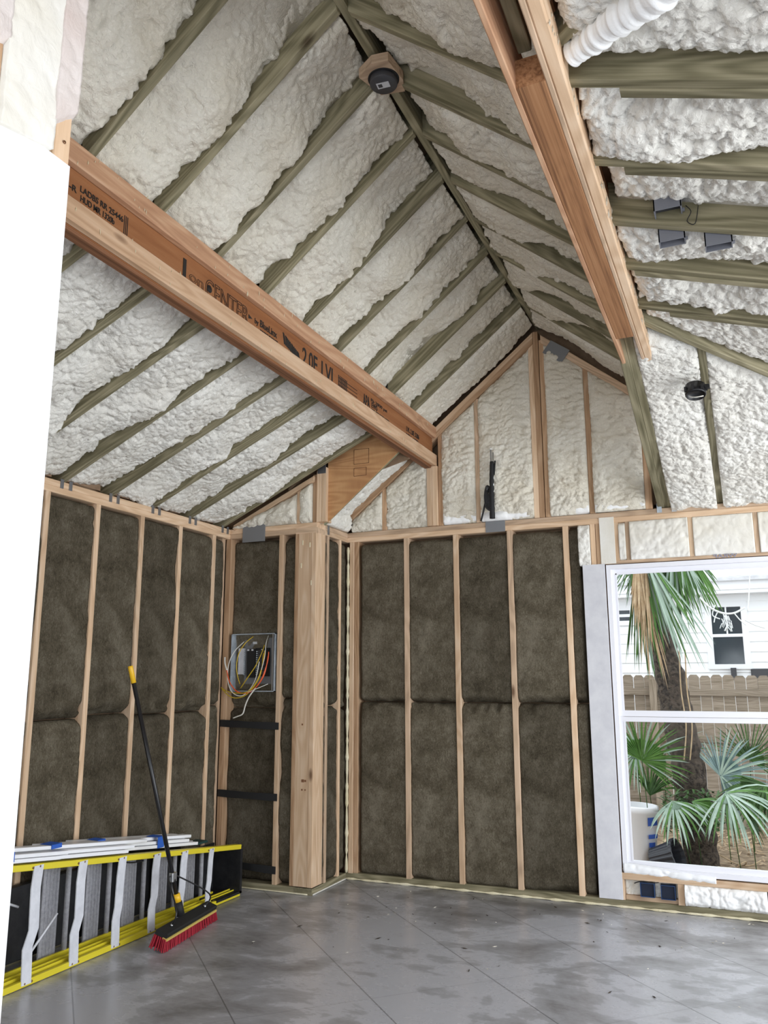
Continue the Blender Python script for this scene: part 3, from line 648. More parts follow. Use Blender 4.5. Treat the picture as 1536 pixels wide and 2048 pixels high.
br = empty('right_beam', (-.42, 1.0, 3.03), 'layered laminated beam overhead on the right with pine edges', 'roof beam'); br.name = 'roof_beam'
board('bottom_filler', (-.4225, 1.985, 3.075), (-.4225, 3.86, 3.075), .082, .09, 'lvl_edge', parent=br)
board('left_ply', (-.4725, .6, 3.12), (-.4725, 4.20, 3.12), .018, .18, 'pine_beam', parent=br)
board('right_ply', (-.3735, .6, 3.115), (-.3735, 4.30, 3.115), .016, .17, 'pine_weathered', parent=br)
board('side_flange', (-.347, .6, 3.076), (-.347, 4.32, 3.076), .037, .089, 'pine', parent=br, ch=.005)
board('web', (-.375, .6, 3.25), (-.375, 4.25, 3.25), .045, .20, 'lvl_face', parent=br)
board('inner_strip', (-.435, .6, 3.22), (-.435, 1.99, 3.16), .038, .038, 'treated', parent=br)
board('inner_web', (-.40, .6, 3.25), (-.40, 2.1, 3.25), .02, .16, 'lvl_face', parent=br)
def on_right_beam():
    return (-.327, rnd.uniform(1.7, 4.2), rnd.uniform(3.035, 3.12)), (0, .2, 1), 1
splatter('foam_splatter', on_right_beam, 70, 'cream foam drips stuck along right beam side', 'foam', .004, .009)

# ridge board
T(board('ridge_board', (RX, .2, 4.16), (RX, YB+.1, 4.16), .038, .23, 'treated', ch=.003), 'treated ridge board running to the gable peak', 'ridge board')

# ================================================================== RAFTERS AND FOAM
RW = .038
def rafter(y, x0, x1, f, n, mat, label, group, nb=(1, 0, 0), na=(1, 0, 0), depth=.19):
    n = Vector(n); o = -n*(depth/2)
    a = Vector((x0, y, f(x0))) + o; b = Vector((x1, y, f(x1))) + o
    # keep the plumb ends in place
    a.x = x0; a.z = f(x0) + depth/2/abs(n.z); b.x = x1; b.z = f(x1) + depth/2/abs(n.z)
    return T(board('rafter', a, b, RW, depth, mat, na=na, nb=nb), label, 'rafter', group)
def bay(y0, y1, x0, x1, f, n, disp, mat, label, group, res=.0070, y0b=None, y1b=None):
    sd[0] += 1
    y0b = y0 if y0b is None else y0b; y1b = y1 if y1b is None else y1b
    return T(slab('spray_foam', [(x0, y0, f(x0)), (x1, y0b, f(x1)), (x1, y1b, f(x1)), (x0, y1, f(x0))], n, .09, disp, mat, sd[0], res), label, 'spray foam', group)
uy = [2.10+.414*k for k in range(-4, 9)]; uy[-1] = 5.40
far = [y for y in uy]
NU = len(uy)
for k, y in enumerate(uy):
    rafter(y, -2.14, -1.289, zu_left, NUL, 'treated', 'greenish treated rafter on left slope above beam, %s from back gable' % ORD[NU-1-k], 'rafters above the left beam')
uyr = [y+.03 for y in uy]
for k, y in enumerate(uyr):
    rafter(y, -1.251, -.46, zu_right, NUR, 'treated', 'treated rafter between ridge and right beam, %s from back gable' % ORD[NU-1-k], 'rafters right of the ridge')
ends = uy + [YB]
for k in range(NU):
    a, b = ends[k]+RW/2-.002, ends[k+1]-RW/2+.002
    if k == NU-1: b = YB-.022
    bay(a, b, -2.16, -1.292, zu_left, NUL, ufoam if k < NU-1 else foam_disp(rec=.005, lo=.02, lump=.02, cell=.045, bulge=.0), 'foam', 'spray foam bay on left slope above beam, %s from back gable' % ORD[NU-1-k], 'foam bays above the left beam')
endr = uyr + [YB]
for k in range(NU):
    a, b = endr[k]+RW/2-.002, endr[k+1]-RW/2+.002
    if k == NU-1: b = YB-.022
    bay(a, b, -1.248, -.43, zu_right, NUR, ufoam if k < NU-1 else foam_disp(rec=.02, lo=.02, lump=.02, cell=.045, bulge=.0), 'foam', 'spray foam bay between ridge and right beam, %s from back gable' % ORD[NU-1-k], 'foam bays right of the ridge')
lly = [5.195-.406*k for k in range(9)][::-1]; NL = len(lly)
for k, y in enumerate(lly):
    rafter(y, XL-.10, -2.17, zl_left, NLL, 'treated', 'treated rafter from left wall up to beam, %s from back corner' % ORD[NL-1-k], 'rafters below the left beam')
for k in range(NL-1):
    bay(lly[k]+RW/2-.002, lly[k+1]-RW/2+.002, XL-.03, -2.172, zl_left, NLL, lfoam, 'foam_white', 'white spray foam bay over left wall, %s from back corner' % ORD[NL-2-k], 'foam bays below the left beam')
# right hand low roof
ry = [.85, 1.25, 1.66, 2.07, 2.465, 2.86, 3.225, 3.62]; NRk = len(ry)
for k, y in enumerate(ry[2:]):
    kk = len(ry)-3-k
    x1 = .9 if y < 3.5 else 1.0
    o = rafter(y, -.335, x1, zr_right, NRR, 'treated', 'treated rafter running right from right beam, %s from the hip' % ORD[kk], 'rafters right of the right beam', depth=.15)
    n = Vector(NRR)
# scabbed boards under two of them
def scab(y, x0, x1, dy, label):
    a = Vector((x0, y+dy, zr_right(x0)+.02)); b = Vector((x1, y+dy, zr_right(x1)+.02))
    return T(board('nailer_board', a, b, .036, .05, 'treated', na=(1, 0, 0)), label, 'nailer board')
scab(2.07, -.20, .30, .036, 'short nailer board alongside the nearest right rafter')
scab(2.465, -.24, .35, .036, 'short nailer board alongside the second nearest right rafter')
scab(3.225, -.30, .40, .036, 'nailer board alongside stained right rafter')
scab(3.62, -.20, .30, .036, 'short nailer board alongside last right rafter before hip')
rf2 = foam_disp(rec=.135, lo=.030, lump=.030, cell=.045, bulge=.045, edge=.0, rag=.03); rf3 = foam_disp(rec=.135, lo=.030, lump=.028, cell=.045, bulge=.035, edge=.0, rag=.02)
for k in range(len(ry)-1):
    bay(ry[k]+RW/2, ry[k+1]-RW/2, -.33, 1.1, zr_right, NRR, {2: rf2, 1: rf2, 4: rf3}.get(k, rfoam), 'foam_white', 'bulging white foam bay right of right beam, %s from the hip' % ORD[len(ry)-2-k], 'foam bays right of the right beam', .0065)
# hip rafter and last pieces
hipa = Vector((-.36, 3.84, 3.105)); hipb = Vector((.95, 5.10, 2.70))
T(board('hip_rafter', hipa+V(0, 0, .065), hipb+V(0, 0, .065), .038, .14, 'treated', na=(1, 0, 0)), 'diagonal treated hip rafter at the back right', 'rafter')
sd[0] += 1
T(slab('spray_foam', [(-.33, 3.64, zr_right(-.33)), (1.1, 3.64, zr_right(1.1)), (1.1, 5.2, zr_right(1.1)), (-.33, 3.86, zr_right(-.33))], NRR, .09, foam_disp(rec=.115, lo=.02, lump=.024, cell=.05, bulge=.02), 'foam_white', sd[0], .009), 'white foam wedge between last right rafter and hip', 'spray foam')
# back hip slope: long treated rafter and jack rafter
T(board('rafter', (-.468, YB+.03, zr_back(YB+.03)+.05), (-.468, 3.88, zr_back(3.88)+.05), .044, .10, 'treated', nb=(0, 1, 0), na=(0, 1, 0)), 'left half of long treated rafter sloping from right beam to back wall', 'rafter', 'doubled treated rafter')
T(board('rafter', (-.424, YB+.03, zr_back(YB+.03)+.05), (-.424, 3.88, zr_back(3.88)+.05), .044, .10, 'treated', nb=(0, 1, 0), na=(0, 1, 0)), 'right half of long treated rafter sloping from right beam to back wall', 'rafter', 'doubled treated rafter')
T(board('jack_rafter', (-.095, YB+.03, zr_back(YB+.03)+.045), (-.095, 4.16, zr_back(4.16)+.045), .038, .09, 'treated', nb=(-1, 1, 0), na=(0, 1, 0)), 'treated jack rafter beside the black round box', 'rafter')
T(board('jack_rafter', (.34, YB+.03, zr_back(YB+.03)+.045), (.34, 4.56, zr_back(4.56)+.045), .038, .09, 'treated', nb=(-1, 1, 0), na=(0, 1, 0)), 'treated jack rafter at the right edge of the ceiling', 'rafter')
bf = foam_disp(rec=.045, lo=.03, lump=.022, cell=.042, bulge=.03, edge=.0)
for (xa, xb, ya, yb_, lb) in [(-.402, -.114, 3.94, 4.20, 'bright white foam slope between doubled rafter and jack rafter'), (-.076, .321, 4.25, 4.60, 'bright white foam slope right of the jack rafter'), (.359, .9, 4.68, 5.1, 'white foam slope at far right edge above window')]:
    sd[0] += 1
    T(slab('spray_foam', [(xa, YB+.03, zr_back(YB+.03)-.035), (xb, YB+.03, zr_back(YB+.03)-.035), (xb, yb_, zr_back(yb_)), (xa, ya, zr_back(ya))], NRB, .09, bf, 'foam_white', sd[0], .008), lb, 'spray foam', 'foam on the back hip slope')
# diagonal rafter and foam roll at the top right
T(board('rafter', (-.345, 1.955, 3.142), (-.135, 1.796, 3.142), .038, .085, 'treated'), 'diagonal treated brace leaving right beam at top of view', 'rafter')
roll = tube('foam_roll', [(-.306, 1.985, 3.088), (-.245, 1.943, 3.075), (-.18, 1.878, 3.055), (-.102, 1.819, 3.03), (-.029, 1.748, 3.01)], .036, 'foam_fresh', seg=40, sub=16, taper=lambda t: (.85+.45*t)*(1+.07*math.sin(t*60)+.06*math.sin(t*23+1)+.05*math.sin(t*131)))
T(roll, 'fat white foam roll along the diagonal brace', 'spray foam')

# ================================================================== METAL TIES
def tie(loc, w_, h_, d_, label, group='metal rafter ties', mat='strap_metal'):
    x, y, z = loc
    return T(box('metal_tie', (x-d_/2, y-w_/2, z-h_/2), (x+d_/2, y+w_/2, z+h_/2), mat, bev=.001), label, 'metal tie', group)
for k, y in enumerate(lly[3:]):
    kk = len(lly)-4-k
    for s, nm in ((-.034, 'near'), (.034, 'far')):
        tie((XL+.002, y+s, 2.552), .024, .055, .006, 'metal tie on %s side of left rafter, %s from back corner' % (nm, ORD[kk]))
for x, nm in ((-.48, 'left'), (-.385, 'right')):
    T(box('metal_tie', (x-.016, YB-.006, 2.535), (x+.016, YB, 2.60), 'galvanized', bev=.001), 'shiny metal tie %s of the doubled rafter foot' % nm, 'metal tie', 'metal rafter ties')
for x, nm in ((-.14, 'left'), (-.045, 'right')):
    T(box('metal_tie', (x-.016, YB-.006, 2.535), (x+.016, YB, 2.60), 'galvanized', bev=.001), 'shiny metal tie %s of the jack rafter foot' % nm, 'metal tie', 'metal rafter ties')
T(box('metal_tie', (-2.835, YP-.004, 2.93), (-2.765, YP+.0, 3.0), 'strap_metal', bev=.001), 'metal strap wrapping top of the short gable post', 'metal tie')
T(box('metal_tie', (XC-.001, YP+.17, 2.50), (XC+.004, YP+.20, 2.57), 'strap_metal', bev=.001), 'small metal strap on plate above the jog', 'metal tie')

# ================================================================== NEAR WALL ON THE LEFT
NX = -1.29
S(box('wall_near', (NX-.14, -2.2, 0), (NX, 1.224, 2.545), 'drywall'))
T(board('partition_stud', (NX-.052, 1.200, 2.545), (NX-.052, 1.200, 3.94), .10, .046, 'pine', up=(0, 1, 0)), 'pale pine stud end above the white drywall', 'wall stud')
T(board('partition_stud', (NX-.052, 1.005, 2.56), (NX-.052, 1.005, 3.94), .10, .05, 'pine_pink', up=(0, 1, 0)), 'pinkish stud at the left frame edge above drywall', 'wall stud')
tf = foam_disp(rec=-.002, lo=.006, lump=.006, cell=.07, bulge=.004, edge=.0)
sd[0] += 1
T(slab('spray_foam', [(NX, 1.03, 2.52), (NX, 1.168, 2.55), (NX, 1.178, 3.94), (NX, 1.03, 3.94)], (1, 0, 0), .08, tf, 'foam_trimmed', sd[0], .006), 'trimmed white foam between studs above the drywall', 'spray foam')
sd[0] += 1
T(slab('foam_smear', [(NX+.004, 1.165, 2.60), (NX+.004, 1.226, 2.66), (NX+.004, 1.228, 3.94), (NX+.004, 1.165, 3.94)], (1, 0, 0), .012, foam_disp(rec=-.002, lo=.004, lump=.004, cell=.04, bulge=.002), 'foam_pinkish', sd[0], .006), 'pinkish foam smear coating the near stud', 'spray foam')
sd[0] += 1
T(slab('foam_smear', [(NX+.003, .95, 2.66), (NX+.003, 1.034, 2.70), (NX+.003, 1.03, 3.94), (NX+.003, .95, 3.94)], (1, 0, 0), .012, foam_disp(rec=-.002, lo=.004, lump=.004, cell=.04, bulge=.002), 'foam_pinkish', sd[0], .006), 'pinkish foam smear on stud at left frame edge', 'spray foam')
lathe('nail_head', [(.004, 0), (.0035, .0015)], (NX, 1.203, 2.592), (1, 0, 0), 'rivet')['label'] = 'rusty nail head in the pale stud end'
bpy.data.objects['nail_head']['category'] = 'nail'
S(box('wall_near', (NX-.14, -2.2, 2.545), (NX-.102, 1.224, 3.9), 'sheathing'))

# ================================================================== WINDOW WALL
T(board('drywall_strip', (-.938, YB-.007, .05), (-.938, YB-.007, 2.205), .150, .014, 'drywall_grey', up=(0, 1, 0), ch=.001), 'tall grey-white drywall strip left of the window', 'drywall strip')
zstud('wall_stud', -.935, YB, YB+.14, 2.20, SZ1, 'pine', 'left short board above the drywall strip', 'header studs', .034)
zstud('wall_stud', -.900, YB, YB+.14, 2.20, SZ1, 'pine_pink', 'right short board above the drywall strip', 'header studs', .030)
T(board('plastic_strip', (-.835, YB-.004, 2.205), (-.835, YB-.004, 2.53), .10, .008, 'foam_trimmed', up=(0, 1, 0), ch=.001), 'milky plastic strip hanging over plate beside header', 'plastic strip')
sd[0] += 1
T(slab('spray_foam', [(-1.03, YB, 2.2), (-.955, YB, 2.2), (-.955, YB, 2.485), (-1.03, YB, 2.485)], (0, -1, 0), .08, foam_disp(rec=.0, lo=.015, lump=.02, cell=.05, bulge=.01), 'foam_white', sd[0], .008), 'narrow white foam pocket left of the header boards', 'spray foam')
hx = [-.775, -.700, -.292, .107, .51, .9]
for i, x in enumerate(hx):
    zstud('cripple_stud', x, YB+.002, YB+.14, 2.225, SZ1, 'pine_weathered' if i % 2 else 'pine', 'short cripple stud above window, %s from the left' % ORD[i], 'cripple studs above window', .030)
for i in range(1, 5):
    sd[0] += 1
    T(slab('spray_foam', [(hx[i]+.015, YB+.004, 2.225), (hx[i+1]-.015, YB+.004, 2.225), (hx[i+1]-.015, YB+.004, 2.488), (hx[i]+.015, YB+.004, 2.488)], (0, -1, 0), .08, foam_disp(rec=.0, lo=.006, lump=.006 if i > 1 else .012, cell=.06, bulge=.004, edge=.006), 'foam_trimmed', sd[0], .008), 'flat trimmed foam panel above window, %s from the left' % ORD[i-1], 'foam above the window')
sd[0] += 1
T(slab('spray_foam', [(-.76, YB+.004, 2.225), (-.715, YB+.004, 2.225), (-.715, YB+.004, 2.488), (-.76, YB+.004, 2.488)], (0, -1, 0), .08, foam_disp(rec=.0, lo=.006, lump=.008, cell=.05, bulge=.0), 'foam_trimmed', sd[0], .008), 'thin foam sliver above the window corner', 'spray foam', 'foam above the window')
T(board('window_header', (-.86, YB+.05, 2.214), (.95, YB+.05, 2.214), .10, .022, 'pine_weathered'), 'thin wooden header board on top of window', 'header')
T(board('window_rough_sill', (-.885, YB+.06, .193), (1.0, YB+.06, .193), .14, .04, 'pine'), 'pine rough sill board below the window', 'sill')
for i, (x, wd) in enumerate([(-.868, .03), (-.511, .040), (.40, .038), (.8, .038)]):
    zstud('cripple_stud', x, YB, YB+.14, .048, .173, 'pine', 'stubby cripple stud below window, %s from the left' % ORD[i], 'cripple studs below window', wd)
T(box('backing_block', (-.85, YB+.02, .048), (-.532, YB+.10, .075), 'pine_weathered'), 'thin wooden backing strip under the blue outlet boxes', 'wood block')
sd[0] += 1
T(slab('spray_foam', [(-.853, YB+.02, .05), (-.532, YB+.02, .05), (-.532, YB+.02, .172), (-.853, YB+.02, .172)], (0, -1, 0), .07, foam_disp(rec=.055, lo=.02, lump=.02, cell=.05, bulge=-.01), 'foam_white', sd[0], .006), 'rough foam pocket around the blue outlet boxes', 'spray foam')
for i, (x0, x1) in enumerate([(-.488, -.02), (-.005, .38)]):
    sd[0] += 1
    T(slab('spray_foam', [(x0, YB, .05), (x1, YB, .05), (x1, YB, .172), (x0, YB, .172)], (0, -1, 0), .09, foam_disp(rec=.0, lo=.012, lump=.02, cell=.045, bulge=.012), 'foam_fresh', sd[0], .006), ['lumpy white foam below window right of the blue boxes', 'lumpy white foam below window at right frame edge'][i], 'spray foam', 'foam below the window')
def outlet_box(name, c, w_, h_, d_, axis, mat, inside, label, group, parentmw=None):
    """open electrical box: four walls and a dark filler, opening towards -axis side"""
    e = empty(name, c, label, 'electrical box', group); x, y, z = c; t = .004
    if axis == 'y':     # opens towards -y
        boxes('shell', [((x-w_/2, y, z-h_/2), (x+w_/2, y+d_, z-h_/2+t)), ((x-w_/2, y, z+h_/2-t), (x+w_/2, y+d_, z+h_/2)),
                        ((x-w_/2, y, z-h_/2+t), (x-w_/2+t, y+d_, z+h_/2-t)), ((x+w_/2-t, y, z-h_/2+t), (x+w_/2, y+d_, z+h_/2-t))], mat, e)
        box('dark_filler', (x-w_/2+t, y+.014, z-h_/2+t), (x+w_/2-t, y+d_, z+h_/2-t), inside, e)  # solid dark filler behind the opening stands in for the shaded interior
    return e
outlet_box('outlet_box', (-.713, YB+.002, .118), .088, .085, .06, 'y', 'blue_box', 'box_inside_shade', 'blue plastic outlet box below window, the left one', 'blue outlet boxes')
outlet_box('outlet_box', (-.589, YB+.002, .114), .088, .085, .06, 'y', 'blue_box', 'box_inside_shade', 'blue plastic outlet box below window, the right one', 'blue outlet boxes')
T(tube('wire_offcut', [(-.79, YB-.006, .155), (-.74, YB-.012, .172), (-.69, YB-.010, .166), (-.64, YB-.008, .172)], .003, 'black_gloss'), 'black wire scrap above the left blue outlet box', 'wire')
# the window unit
W0, W1, WZ0, WZ1 = -.855, .93, .222, 2.197
win = S(boxes('window_1', [((W0, YB-.002, WZ0), (W0+.028, YB+.12, WZ1)), ((W1-.028, YB-.002, WZ0), (W1, YB+.12, WZ1)), ((W0+.028, YB-.002, WZ1-.03), (W1-.028, YB+.12, WZ1)), ((W0+.028, YB-.002, WZ0), (W1-.028, YB+.12, WZ0+.028))], 'vinyl'))
def frame_part(name, lst, mat='vinyl'): return boxes(name, lst, mat, win)
yf = YB+.03
frame_part('upper_sash', [((W0+.028, yf, 1.21), (W0+.055, yf+.04, WZ1-.03)), ((W1-.055, yf, 1.21), (W1-.028, yf+.04, WZ1-.03)), ((W0+.055, yf, WZ1-.058), (W1-.055, yf+.04, WZ1-.03)), ((W0+.028, yf-.008, 1.185), (W1-.028, yf+.04, 1.222))])
frame_part('lower_sash', [((W0+.028, yf-.01, WZ0+.028), (W0+.056, yf+.02, 1.185)), ((W1-.056, yf-.01, WZ0+.028), (W1-.028, yf+.02, 1.185)), ((W0+.056, yf-.01, WZ0+.028), (W1-.056, yf+.02, WZ0+.062)), ((W0+.028, yf-.02, 1.152), (W1-.028, yf+.02, 1.183))])
frame_part('glass_stop', [((W0+.055, yf-.002, 1.222), (W0+.064, yf+.006, WZ1-.058)), ((W0+.056, yf-.014, WZ0+.062), (W0+.066, yf-.004, 1.152)), ((W0+.055, yf-.002, WZ1-.066), (W1-.055, yf+.006, WZ1-.058))])
box('window_pane', (W0+.055, yf+.02, 1.222), (W1-.055, yf+.024, WZ1-.058), 'glass', win)
box('window_pane', (W0+.056, yf+.006, WZ0+.062), (W1-.056, yf+.010, 1.152), 'glass', win)
text('lettering', 'WRAP', (-.02, YB-.004, 2.204), (-1, 0, 0), (0, 0, 1), .034, 'ink_faint', win, sx=1.5)
plast = slab('plastic_flap', [(-.85, YB-.004, .200), (-.30, YB-.004, .185), (-.30, YB-.004, .235), (-.85, YB-.004, .275)], (0, -1, 0), .003, foam_disp(rec=-.006, lo=.022, lump=.010, cell=.07, bulge=.0), 'white_paint', 77, .008)
T(plast, 'crumpled white plastic sheet over the bottom left window sill', 'plastic sheet')

# ================================================================== SMALL FIXTURES ON THE WALLS
def plate_metal(name, lo, hi, mat, label, rot=None): return T(box(name, lo, hi, mat, bev=.0015), label, 'cover plate', 'grey metal cover plates')
plate_metal('cover_plate', (-3.475, YP-.006, 2.455), (-3.275, YP-.001, 2.60), 'grey_plate', 'grey square metal cover plate above the breaker panel')
plate_metal('cover_plate', (-1.705, YB-.006, 2.486), (-1.557, YB-.001, 2.568), 'grey_plate', 'grey metal cover plate on back wall plate under cable')
o = box('cover_plate', (-.085, -.003, -.055), (.085, .003, .055), 'grey_plate', bev=.0015); o.location = (-1.125, YB-.02, 3.80); o.rotation_euler = (0, math.radians(37), 0)
T(o, 'grey tilted metal cover plate right of the gable peak', 'cover plate', 'grey metal cover plates')
# cable bundle on gable
cb = empty('cable_bundle', (-1.635, YB-.05, 2.58), 'black coiled cable and metal rod standing in the back gable', 'cable')
tube('rod', [(-1.632, YB-.075, 2.60), (-1.628, YB-.075, 3.10)], .006, 'steel', cb, sub=0)
tube('rod', [(-1.618, YB-.075, 2.70), (-1.612, YB-.075, 3.07)], .005, 'steel', cb, sub=0)
lathe('rod_tip', [(.005, 0), (.013, .004), (.013, .014), (.006, .018)], (-1.628, YB-.075, 3.09), (0, 0, 1), 'wire_white', cb)
tube('tape_wrap', [(-1.632, YB-.07, 2.575), (-1.630, YB-.075, 2.70), (-1.628, YB-.075, 2.85), (-1.622, YB-.075, 3.00)], .021, 'black_matte', cb, taper=lambda t: 1-.25*t+.08*math.sin(t*60))
tube('tape_strip', [(-1.610, YB-.07, 2.90), (-1.598, YB-.075, 3.005)], .006, 'black_matte', cb, sub=0)
for k in range(4):
    d = .010*k
    tube('cable_loop', [(-1.640, YB-.08-d*.4, 2.63+d), (-1.672+d, YB-.085, 2.66), (-1.682+d, YB-.085, 2.74), (-1.668, YB-.08, 2.815-d), (-1.645, YB-.08, 2.80), (-1.650, YB-.085, 2.70)], .006, 'black_gloss', cb)
tube('cable_tail', [(-1.655, YB-.07, 2.80), (-1.680, YB-.075, 2.70), (-1.700, YB-.075, 2.62), (-1.722, YB-.06, 2.565)], .007, 'black_matte', cb)
# ceiling fan box at the ridge
fb = empty('ceiling_fixture', (-1.25, 2.86, 3.95), 'round grey fixture box on a wooden bracket at the ridge', 'ceiling fixture')
prism('bracket', [(-1.345, 2.825, 3.985), (-1.262, 2.775, 3.985), (-1.190, 2.785, 3.985), (-1.175, 2.915, 3.985), (-1.195, 2.985, 3.985), (-1.300, 2.965, 3.985)], (0, 0, .045), 'pine_weathered', fb)
lathe('junction_can', [(0, -.030), (.058, -.030), (.060, -.027), (.060, .003), (.056, .004)], (-1.250, 2.876, 3.985), (0, 0, 1), 'dark_grey', fb, 40)
lathe('rim', [(.064, -.003), (.068, -.003), (.068, .0), (.064, .0)], (-1.250, 2.876, 3.985), (0, 0, 1), 'black_matte', fb, 40)
Rz = Matrix.Translation((-1.252, 2.876, 3.9545)) @ Matrix.Rotation(.1, 4, 'Z')
box('sticker', (-.028, -.017, -.0006), (.028, .017, .0006), 'sticker', fb, mw=Rz)
box('sticker_field', (-.022, -.010, -.0012), (-.004, .010, .0001), 'dark_grey', fb, mw=Rz)
# grey boxes on right rafter
def pvc_box(loc, s, label):
    e = empty('junction_box', loc, label, 'electrical box', 'grey plastic junction boxes'); x, y, z = loc; w_, h_, d_ = s; t = .004
    boxes('shell', [((x-w_/2, y, z), (x-w_/2+t, y+d_, z+h_)), ((x+w_/2-t, y, z), (x+w_/2, y+d_, z+h_)), ((x-w_/2, y, z), (x+w_/2, y+t, z+h_)), ((x-w_/2, y+d_-t, z), (x+w_/2, y+d_, z+h_)), ((x-w_/2, y, z+h_-t), (x+w_/2, y+d_, z+h_))], 'grey_plastic', e)
    box('cavity_shade', (x-w_/2+t, y+t, z+min(h_*.4, .03)), (x+w_/2-t, y+d_-t, z+min(h_*.4, .03)+.003), 'dark_grey', e)  # dark sheet across the opening stands in for the shade inside
    box('ear', (x+w_/2-.004, y+d_/2-.008, z+.006), (x+w_/2+.008, y+d_/2+.008, z+.012), 'grey_plastic', e)
pvc_box((-.134, 2.782, 3.035), (.092, .058, .095), 'grey plastic junction box on near face of right rafter')
pvc_box((-.132, 2.885, 2.968), (.090, .085, .05), 'grey plastic junction box below right rafter, the left of two')
pvc_box((.020, 2.885, 2.918), (.090, .085, .05), 'grey plastic junction box below right rafter, the right of two')
T(tube('wire_offcut', [(-.075, 2.835, 3.06), (-.06, 2.83, 3.03), (-.075, 2.835, 3.0), (-.05, 2.835, 2.985), (-.035, 2.835, 3.05)], .0015, 'black_matte'), 'thin bent wire beside near grey junction box', 'wire')
# black round box on the hip slope
rb = empty('round_ceiling_box', (-.155, 4.60, 2.94), 'black round ceiling box hanging on the jack rafter', 'electrical box')
RB = Vector((-.144, 4.38, 2.868)); ax = Vector((0, -.28, -1)).normalized()
lathe('can', [(.0, -.062), (.050, -.060), (.052, -.02), (.052, -.006), (.048, 0), (.044, -.004), (.044, -.02), (.0, -.02)], RB, ax, 'black_gloss', rb, 32)
for k in range(7):
    a = k*.9; box('lug', (RB.x+.053*math.cos(a)-.006, RB.y+.053*math.sin(a)-.006, RB.z+.02), (RB.x+.053*math.cos(a)+.006, RB.y+.053*math.sin(a)+.006, RB.z+.045), 'black_matte', rb)
box('hanger_bar', (-.118, 4.37, 2.90), (-.075, 4.40, 2.92), 'black_matte', rb)
tube('wire_loop', [(RB.x-.03, RB.y-.03, RB.z-.012), (RB.x, RB.y-.04, RB.z-.022), (RB.x+.032, RB.y-.03, RB.z-.016), (RB.x+.03, RB.y-.01, RB.z-.012), (RB.x-.02, RB.y-.022, RB.z-.014)], .0025, 'wire_white', rb)
T(tube('plastic_thread', [(-.118, 4.30, 2.98), (-.128, 4.36, 2.95), (-.135, 4.42, 2.94), (-.14, 4.50, 2.93)], .002, 'wire_white'), 'thin pale wire running to the black round box', 'wire')

# ================================================================== BREAKER PANEL
pn = empty('breaker_panel', (-3.35, YP, 1.35), 'open electric breaker panel with loose coloured wires', 'breaker panel')
px0, px1, pz0, pz1 = -3.545, -3.165, 1.345, 1.765
boxes('metal_case', [((px0, YP-.004, pz0), (px1, YP+.09, pz0+.006)), ((px0, YP-.004, pz1-.006), (px1, YP+.09, pz1)), ((px0, YP-.004, pz0), (px0+.006, YP+.09, pz1)), ((px1-.006, YP-.004, pz0), (px1, YP+.09, pz1)), ((px0, YP+.084, pz0), (px1, YP+.09, pz1))], 'galvanized', pn)
box('chrome_edge', (px1-.022, YP-.008, pz0+.01), (px1-.012, YP-.002, pz1-.004), 'steel', pn)
box('mounting_plate', (-3.46, YP+.05, 1.40), (-3.19, YP+.056, 1.735), 'grey_plate', pn)
box('breaker_block', (-3.415, YP+.015, 1.445), (-3.345, YP+.05, 1.655), 'black_matte', pn)
box('bus_panel', (-3.345, YP+.022, 1.455), (-3.235, YP+.05, 1.66), 'black_gloss', pn)
for sx_, c in ((-3.445, 12), (-3.335, 12)):
    boxes('terminal_strip', [((sx_, YP+.012, 1.465+k*.015), (sx_+.012, YP+.022, 1.473+k*.015)) for k in range(c)], 'galvanized', pn)
for k in range(6): box('breaker', (-3.315, YP+.008, 1.47+k*.030), (-3.262, YP+.022, 1.494+k*.030), 'dark_grey', pn)
box('label_tag', (-3.385, YP+.044, 1.69), (-3.35, YP+.049, 1.708), 'sticker', pn)
for x in (-3.41, -3.375, -3.29): box('number_tag', (x, YP+.008, 1.64), (x+.014, YP+.014, 1.652), 'sticker', pn)
box('side_bracket', (-3.50, YP+.03, 1.47), (-3.45, YP+.05, 1.66), 'aluminium', pn)
def wire(pts, m_, r=.0035): tube('wire', [(x, YP-y, z) for x, y, z in pts], r, m_, pn, seg=6)
wire([(-3.38, -.06, 1.755), (-3.42, .0, 1.70), (-3.465, .02, 1.62), (-3.475, .03, 1.53), (-3.47, .02, 1.46), (-3.46, 0, 1.40)], 'wire_yellow')
wire([(-3.46, -.04, 1.71), (-3.50, .02, 1.64), (-3.535, .04, 1.55), (-3.535, .05, 1.44), (-3.50, .05, 1.35), (-3.43, .05, 1.315), (-3.37, .04, 1.34), (-3.31, .03, 1.43), (-3.28, .03, 1.56)], 'wire_white')
wire([(-3.58, .03, 1.595), (-3.57, .04, 1.55), (-3.545, .05, 1.50)], 'wire_white', .006)
wire([(-3.545, .05, 1.50), (-3.52, .05, 1.42), (-3.47, .05, 1.36), (-3.41, .045, 1.335), (-3.33, .04, 1.35), (-3.26, .03, 1.43), (-3.225, .01, 1.55), (-3.22, 0, 1.63)], 'wire_red', .004)
wire([(-3.505, .04, 1.39), (-3.45, .05, 1.345), (-3.37, .04, 1.335), (-3.30, .03, 1.38), (-3.24, .02, 1.47), (-3.225, 0, 1.60)], 'wire_red', .004)
wire([(-3.605, .03, 1.375), (-3.55, .04, 1.35), (-3.46, .05, 1.335), (-3.36, .05, 1.345), (-3.29, .04, 1.42), (-3.26, .02, 1.53), (-3.255, 0, 1.64)], 'wire_yellow')
wire([(-3.60, .03, 1.37), (-3.53, .045, 1.32), (-3.46, .05, 1.30), (-3.38, .045, 1.32), (-3.31, .03, 1.39), (-3.27, .02, 1.48), (-3.265, 0, 1.62)], 'wire_yellow')
